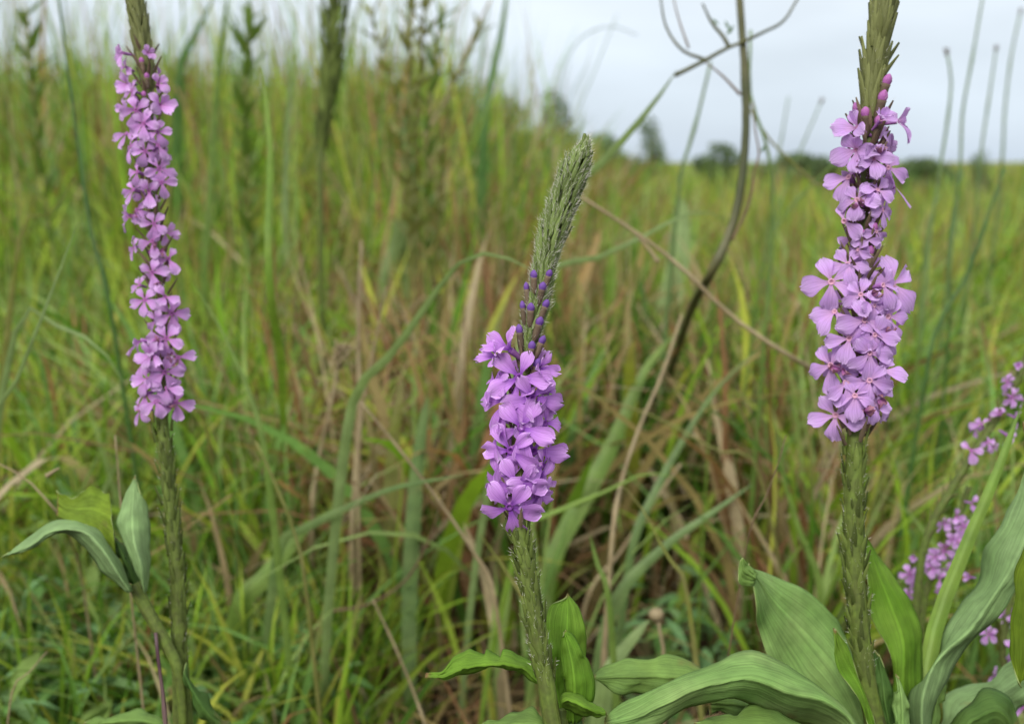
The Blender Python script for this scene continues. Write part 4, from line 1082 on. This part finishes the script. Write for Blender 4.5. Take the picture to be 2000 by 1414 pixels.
# long arching leaf: lit upper half, ridge, shaded half below
leaf(pr_, fr, [(1690, 1440, .012), (1643, 1372, .014), (1600, 1340, .016), (1558, 1311, .016), (1511, 1288, .014), (1464, 1278, .012), (1413, 1286, .01), (1362, 1304, .006), (1299, 1334, 0), (1235, 1370, -.006), (1182, 1408, -.010)],
     [(1686, 1450, -.004), (1652, 1395, -.006), (1600, 1362, -.008), (1545, 1352, -.010), (1498, 1332, -.010), (1456, 1322, -.010), (1405, 1330, -.010), (1354, 1343, -.010), (1294, 1373, -.012), (1240, 1398, -.012), (1180, 1412, -.012)],
     [(1680, 1470, .004), (1650, 1440, .008), (1600, 1430, .012), (1550, 1420, .014), (1500, 1392, .012), (1460, 1368, .006), (1420, 1362, .0), (1370, 1380, -.002), (1310, 1405, -.006), (1250, 1418, -.010), (1178, 1416, -.012)], d-0.028, M_LEAF_BLUE, n=44, seed=5, ripple=0.0014)
leaf(pr_, fr, [(1420, 1330, .004), (1362, 1302, .008), (1328, 1286, .01), (1277, 1282, .012), (1214, 1291, .01), (1158, 1320, .004)], [(1420, 1340, -.002), (1350, 1325, .0), (1300, 1318, .002), (1240, 1318, .002), (1158, 1321, .002)],
     [(1420, 1350, .004), (1360, 1352, .004), (1320, 1358, .004), (1248, 1360, .002), (1200, 1348, .001), (1158, 1322, .002)], d+0.004, M_LEAF_PALE, n=30, seed=6, ripple=0.0012)
leaf(pr_, fr, [(1600, 1470, .0), (1575, 1412, .004), (1515, 1384, .006), (1473, 1379, .008), (1443, 1396, .004), (1422, 1386, .006), (1388, 1398, .004), (1355, 1412, 0)], [(1590, 1480, -.006), (1530, 1430, -.008), (1470, 1420, -.006), (1410, 1415, -.004), (1355, 1416, 0)],
     [(1580, 1500, .0), (1510, 1470, 0), (1450, 1455, 0), (1390, 1435, 0), (1352, 1420, 0)], d-0.034, M_LEAF_PALE, n=30, seed=7, sharp=True)
leaf(pr_, fr, [(1560, 1395, .006), (1503, 1364, .008), (1469, 1360, .008), (1422, 1337, .01), (1388, 1348, .008)], [(1560, 1402, 0), (1500, 1385, 0), (1440, 1372, 0), (1385, 1368, 0)], [(1556, 1420, .004), (1500, 1410, .004), (1440, 1400, 0), (1385, 1392, 0)], d+0.01, M_LEAF_PALE, n=22, seed=8)
leaf(pr_, fr, [(1783, 1445, .0), (1780, 1360, .0), (1800, 1325, .004), (1824, 1298, .008), (1843, 1230, .012), (1876, 1178, .016), (1921, 1137, .018), (1928, 1059, .018), (1957, 997, .018), (1988, 950, .016), (2002, 880, .012), (2008, 830, .01)],
     [(1800, 1445, -.012), (1800, 1370, -.014), (1812, 1322, -.012), (1838, 1277, -.008), (1897, 1225, -.006), (1944, 1157, -.004), (1990, 1075, .0), (2030, 960, .006), (2022, 840, .01)],
     [(1818, 1445, .004), (1814, 1406, .004), (1836, 1352, .002), (1864, 1306, .0), (1910, 1256, .0), (1952, 1178, .0), (2000, 1110, .0), (2060, 990, .004), (2030, 835, .01)], d+0.015, M_LEAF_SILVER, n=52, seed=9, ripple=0.0022)
leaf(pr_, fr, [(1835, 1450, .01), (1845, 1362, .012), (1905, 1338, .014), (1950, 1310, .016), (2000, 1270, .02)], [(1850, 1450, .004), (1880, 1395, .004), (1930, 1365, .006), (2005, 1320, .012)], [(1870, 1450, .01), (1930, 1420, .01), (1980, 1400, .012), (2020, 1350, .014)], d+0.05, M_LEAF_SILVER, n=26, seed=10)
leaf(pr_, fr, [(1838, 1460, .0), (1860, 1400, .0), (1897, 1369, .004), (1942, 1348, .006), (1972, 1360, .006), (1985, 1404, .004), (1988, 1440, 0)], [(1850, 1470, -.006), (1880, 1420, -.008), (1915, 1395, -.006), (1945, 1385, -.004), (1965, 1400, -.002), (1975, 1425, 0), (1980, 1445, 0)],
     [(1870, 1490, .0), (1900, 1460, 0), (1925, 1445, 0), (1945, 1440, 0), (1958, 1445, 0), (1968, 1450, 0), (1975, 1455, 0)], d+0.02, M_LEAF_DARK, n=26, seed=11)
leaf(pr_, fr, [(1730, 1440, .0), (1712, 1370, .0), (1706, 1320, .0), (1712, 1275, .002)], [(1742, 1440, -.004), (1728, 1370, -.004), (1722, 1320, 0), (1713, 1275, .002)], [(1752, 1440, .002), (1744, 1370, .002), (1736, 1325, .002), (1715, 1275, .003)], d+0.004, M_LEAF_DARK, n=20, seed=12)
leaf(pr_, fr, [(1748, 1450, .0), (1744, 1400, .0), (1747, 1360, .0), (1752, 1320, .002)], [(1762, 1450, -.004), (1762, 1400, -.004), (1760, 1360, -.002), (1753, 1320, .002)], [(1782, 1450, .002), (1779, 1410, .002), (1772, 1370, .002), (1755, 1320, .003)], d-0.006, M_LEAF_BLUE, n=20, seed=13)
leaf(pr_, fr, [(1812, 1440, .006), (1812, 1400, .006), (1826, 1350, .008), (1852, 1312, .012)], [(1818, 1440, 0), (1822, 1400, 0), (1834, 1350, .004), (1854, 1312, .012)], [(1830, 1440, .004), (1836, 1400, .004), (1844, 1350, .008), (1857, 1312, .012)], d+0.02, M_LEAF_PALE, n=16, seed=14)
# thick stalk-like leaf and the hanging blade at the edge
hero(B, 'thick yellow-green leaf stalk rising right between the wavy leaf and the small verbenas', [(1992, 800), (1962, 885), (1935, 955), (1897, 1043), (1866, 1121), (1835, 1200), (1812, 1300), (1800, 1414)], (0.52, 0.47), 36, 'bright', twist=0.15, base=1.1, tip_pow=2.5, fold=0.5, name='leaf_stalk', cat='leaf stalk')
he = foot(2080, 1414, 0.43)
pe = thing('strap_leaf', 'yellow-green strap leaf hanging at the right edge of the picture', 'leaf', he)
leaf(pe, he, [(2075, 1000, .01), (2020, 1045, .004), (1992, 1095, 0), (1978, 1150, 0), (1975, 1250, 0), (1980, 1310, 0), (1988, 1334, 0)], [(2085, 1010, 0), (2045, 1055, -.006), (2022, 1110, -.008), (2008, 1180, -.008), (2002, 1260, -.006), (1996, 1310, -.002), (1989, 1334, 0)],
     [(2095, 1020, .01), (2070, 1070, .004), (2055, 1130, 0), (2045, 1200, 0), (2030, 1270, 0), (2008, 1318, 0), (1990, 1334, 0)], 0.43, M_LEAF_OLIVE, n=30, seed=15, name='blade')
c = catmull([np.array(P(2078, 1002, 0.437))-np.array(he), np.array(P(2100, 1000, .437))-np.array(he), np.array(P(2112, 1120, .437))-np.array(he), np.array(P(2100, 1350, .437))-np.array(he), np.zeros(3)], 24)
link('stalk', tube_mesh('stalk', c, np.linspace(0.0012, 0.003, 24), M_STEM, sides=8), pe)

# -- light green plant at the foot of the violet spike
fc = foot(1090, 1440, 0.40)
pc = thing('toothed_leaf_plant', 'bright green young plant with a toothed leaf at the foot of the violet spike', 'plant', fc)
c = catmull([np.array(P(1098, 1385, 0.405))-np.array(fc), np.array(P(1100, 1480, 0.405))-np.array(fc), np.zeros(3)], 12)
link('stem', tube_mesh('stem', c, [0.003]*12, M_STEM, sides=8), pc)
d = 0.40
leaf(pc, fc, [(1056, 1330, 0), (1048, 1302, .004), (1034, 1291, .006), (1012, 1284, .006), (982, 1263, .008), (978, 1280, .005), (950, 1268, .006), (948, 1280, .004), (918, 1270, .004), (908, 1278, .002), (884, 1286, 0), (862, 1310, -.004), (831, 1316, -.006)],
     [(1058, 1335, -.002), (1023, 1302, -.002), (985, 1294, -.004), (943, 1296, -.006), (904, 1302, -.006), (866, 1319, -.006), (831, 1318, -.006)],
     [(1056, 1342, .002), (1023, 1312, .004), (985, 1306, .004), (960, 1304, .002), (943, 1308, .0), (920, 1309, 0), (904, 1315, 0), (885, 1320, -.002), (866, 1330, -.004), (850, 1326, -.005), (831, 1319, -.006)], d, M_LEAF_BRIGHT, n=52, sharp=True, seed=21, ripple=0.0008)
leaf(pc, fc, [(1092, 1400, 0), (1078, 1330, .0), (1070, 1243, .0), (1070, 1204, .002), (1080, 1180, .004), (1106, 1161, .006)], [(1104, 1400, -.005), (1106, 1330, -.006), (1107, 1243, -.004), (1108, 1200, .0), (1107, 1161, .006)],
     [(1120, 1400, .002), (1138, 1330, .002), (1145, 1257, .002), (1139, 1209, .004), (1126, 1182, .005), (1108, 1161, .006)], d+0.02, M_LEAF_BRIGHT, n=30, seed=22, ripple=0.0009)
leaf(pc, fc, [(1102, 1410, 0), (1104, 1350, 0), (1098, 1300, 0), (1096, 1265, .002), (1100, 1233, .004)], [(1118, 1410, -.005), (1122, 1350, -.006), (1118, 1300, -.004), (1110, 1262, 0), (1102, 1233, .004)],
     [(1135, 1410, .004), (1158, 1368, .004), (1160, 1325, .004), (1142, 1279, .005), (1124, 1248, .005), (1104, 1233, .004)], d+0.006, M_LEAF_BRIGHT, n=28, seed=23)
leaf(pc, fc, [(1096, 1362, .004), (1103, 1350, .006), (1128, 1357, .006), (1160, 1375, .004), (1184, 1391, .0)], [(1096, 1368, -.004), (1110, 1364, -.006), (1135, 1374, -.006), (1160, 1386, -.004), (1184, 1392, 0)], [(1097, 1380, .002), (1112, 1388, .002), (1140, 1398, .002), (1168, 1399, .001), (1184, 1393, 0)], d-0.006, M_LEAF_BRIGHT, n=20, seed=24, ripple=0.0004)
leaf(pc, fc, [(1080, 1440, 0), (1068, 1402, .002), (1043, 1378, .004), (1028, 1390, .004), (1012, 1394, .004), (966, 1399, .002), (940, 1418, 0)], [(1076, 1445, -.004), (1050, 1415, -.006), (1010, 1412, -.006), (975, 1415, -.004), (940, 1420, 0)], [(1070, 1460, 0), (1040, 1445, 0), (1010, 1438, 0), (970, 1432, 0), (940, 1422, 0)], d-0.004, M_LEAF_PALE, n=28, seed=25, sharp=True)
leaf(pc, fc, [(1095, 1440, .002), (1098, 1400, .002), (1105, 1382, .004)], [(1115, 1445, -.004), (1118, 1412, -.004), (1108, 1384, .003)], [(1150, 1450, .004), (1140, 1415, .004), (1112, 1384, .004)], d+0.006, M_LEAF_DARK, n=16, seed=26)

# -- leaves of the mauve plant on the left
d = 0.49
stem_pts = [(262, 1140), (290, 1195), (318, 1245), (345, 1300), (356, 1360), (358, 1420)]
c = catmull([np.array(P(x, y, d))-np.array(l_base) for x, y in stem_pts], 24)
link('leaf_stalk', tube_mesh('leaf_stalk', c, np.interp(np.linspace(0, 1, 24), [0, .2, 1], [12, 12.5, 9])/FPX*d, M_STEM, sides=9, jitter=0.06), l_root)
leaf(l_root, l_base, [(215, 959, .014), (205, 961, .014), (196, 958, .014), (186, 951, .013), (176, 949, .012), (160, 960, .012), (148, 971, .011), (139, 974, .011), (129, 969, .011), (120, 962, .010), (113, 956, .010)],
     [(219, 1010, .004), (200, 1000, .006), (180, 992, .007), (150, 993, .007), (130, 990, .007), (113, 978, .008)],
     [(226, 1085, -.002), (206, 1052, -.002), (186, 1034, -.002), (165, 1024, -.002), (140, 1020, 0), (122, 1016, .002), (110, 1006, .004)], d, M_LEAF_OLIVE, n=30, seed=31, ripple=0.0006, sharp=True)
leaf(l_root, l_base, [(262, 1150, .0), (243, 1117, .004), (214, 1064, .006), (196, 1036, .008), (168, 1018, .008), (137, 1014, .008), (98, 1020, .006), (59, 1048, .002), (6, 1085, -.004)],
     [(255, 1155, -.006), (235, 1125, -.008), (205, 1078, -.010), (178, 1046, -.010), (150, 1034, -.010), (120, 1033, -.010), (95, 1040, -.008), (58, 1066, -.008), (6, 1086, -.004)],
     [(250, 1158, .0), (230, 1140, .002), (196, 1106, .002), (172, 1078, 0), (148, 1052, -.002), (122, 1040, -.004), (96, 1046, -.005), (58, 1074, -.006), (6, 1087, -.004)], d-0.006, M_LEAF_SILVER, n=40, seed=32, ripple=0.0008)
leaf(l_root, l_base, [(280, 1155, .0), (270, 1120, .0), (250, 1078, .0), (230, 1035, .004), (240, 980, .008), (263, 930, .012)], [(284, 1155, -.006), (278, 1110, -.008), (264, 1060, -.006), (260, 1010, .0), (262, 970, .006), (264, 930, .012)],
     [(288, 1152, .002), (293, 1095, .004), (294, 1030, .006), (284, 985, .008), (272, 950, .010), (265, 930, .012)], d-0.004, M_LEAF_SILVER, n=34, seed=33, ripple=0.0007)
leaf(l_root, l_base, [(262, 1150, .0), (240, 1105, .002), (224, 1065, .004), (218, 1044, .006)], [(270, 1150, -.003), (250, 1105, -.003), (232, 1065, 0), (219, 1044, .006)], [(278, 1150, .002), (262, 1105, .002), (242, 1068, .004), (221, 1044, .006)], d+0.004, M_LEAF_DARK, n=20, seed=34)
leaf(l_root, l_base, [(360, 1300, .0), (378, 1335, .0), (408, 1370, .0), (452, 1424, .004)], [(360, 1310, -.004), (378, 1348, -.006), (404, 1388, -.006), (448, 1432, 0)], [(358, 1325, 0), (374, 1362, 0), (398, 1408, 0), (440, 1440, .002)], d, M_LEAF_DARK, n=20, seed=35)
leaf(l_root, l_base, [(330, 1420, .004), (312, 1396, .004), (262, 1388, .006), (215, 1398, .004), (165, 1410, 0)], [(330, 1425, 0), (300, 1410, -.002), (262, 1404, -.002), (215, 1408, -.002), (165, 1414, 0)], [(330, 1440, .004), (300, 1440, .004), (262, 1440, .004), (215, 1432, .002), (165, 1420, 0)], d+0.02, M_LEAF_PALE, n=22, seed=37)

# ------------------------------------------------------------------ low broad-leaved herbs in the grass, lower left
def herbs(name, spots, n, size, greens, seed):
    r = np.random.default_rng(seed)
    V = []; F = []; col = []
    for (x, y, rad, hh) in spots:
        for k in range(n):
            a = r.uniform(0, 6.283); q = rad*math.sqrt(r.random())
            o = np.array((x+q*math.cos(a), y+q*math.sin(a), 0.0)); o[2] = gz(o[0], o[1])+hh*r.uniform(0.25, 1)
            L = size*r.uniform(0.5, 1.4); W = L*r.uniform(0.07, 0.15)
            yaw = r.uniform(0, 6.283); el = r.uniform(-0.1, 0.9)
            dv = np.array((math.cos(yaw)*math.cos(el), math.sin(yaw)*math.cos(el), math.sin(el)))
            sd = np.cross(dv, (0, 0, 1)); sd /= np.linalg.norm(sd)+1e-9; up = np.cross(sd, dv)
            i = len(V); c = greens[r.integers(len(greens))]*r.uniform(0.75, 1.25)
            for t, w in ((0, .15), (.3, .85), (.55, 1), (.8, .6), (1, .02)):
                m = o+dv*L*t-np.array((0, 0, 1))*L*0.35*t*t
                V += [m-sd*W*w+up*W*w*0.4, m, m+sd*W*w+up*W*w*0.4]; col += [c]*3
            for j in range(4):
                b = i+3*j
                F += [(b, b+1, b+4, b+3), (b+1, b+2, b+5, b+4)]
    o = link(name, mesh_data(name, V, F, M_GRASS, {'tint': np.array(col)}))
    tag(o, kind='stuff')
HG_ = np.array([(0.12, 0.22, 0.085), (0.16, 0.26, 0.10), (0.10, 0.20, 0.05), (0.17, 0.25, 0.06)])
sp = []
for (px, py, dd) in [(40, 1060, .95), (110, 1150, .9), (60, 1230, .85), (160, 1280, .85), (120, 1390, .8), (250, 1260, .9), (440, 1330, .85), (500, 1290, .9), (530, 1380, .85), (470, 1400, .8), (60, 1400, .78), (200, 1330, .82), (20, 1000, 1.0), (1340, 1190, 1.0), (1300, 1290, .95)]:
    q = P(px, py, dd); sp.append((q.x, q.y, 0.07, max(0.05, q.z+0.02)))
herbs('ground_herbs', sp, 64, 0.04, HG_, 3)

# ------------------------------------------------------------------ a dried flower head on its stalk
def dry_head():
    d = 0.72
    p3 = path3([(1282, 1200), (1290, 1240), (1296, 1290)], d)
    r = np.array(p3[-1])
    t = thing('dried_flower_head', 'small round dried flower head on a pale stalk in front of the dark hollow', 'dried flower', Vector(p3[-1]))
    c = catmull([p-r for p in p3], 20)
    link('stalk', tube_mesh('stalk', c, [7/FPX*d/2]*20, BL['tan'], sides=7), t)
    V = []; F = []
    R0 = 14/FPX*d; nlat, nlon = 9, 14
    for i in range(nlat):
        th = math.pi*i/(nlat-1)
        for k in range(nlon):
            ph = 2*math.pi*k/nlon
            rr = R0*(1+0.13*((i+k) % 2)+rnd.uniform(-.06, .06))
            V.append(c[0]+np.array((rr*math.sin(th)*math.cos(ph), rr*math.sin(th)*math.sin(ph), rr*0.85*math.cos(th))))
    F = [(i*nlon+k, i*nlon+(k+1) % nlon, (i+1)*nlon+(k+1) % nlon, (i+1)*nlon+k) for i in range(nlat-1) for k in range(nlon)]
    link('seed_ball', mesh_data('seed_ball', V, F, BL['tan']), t)
dry_head()
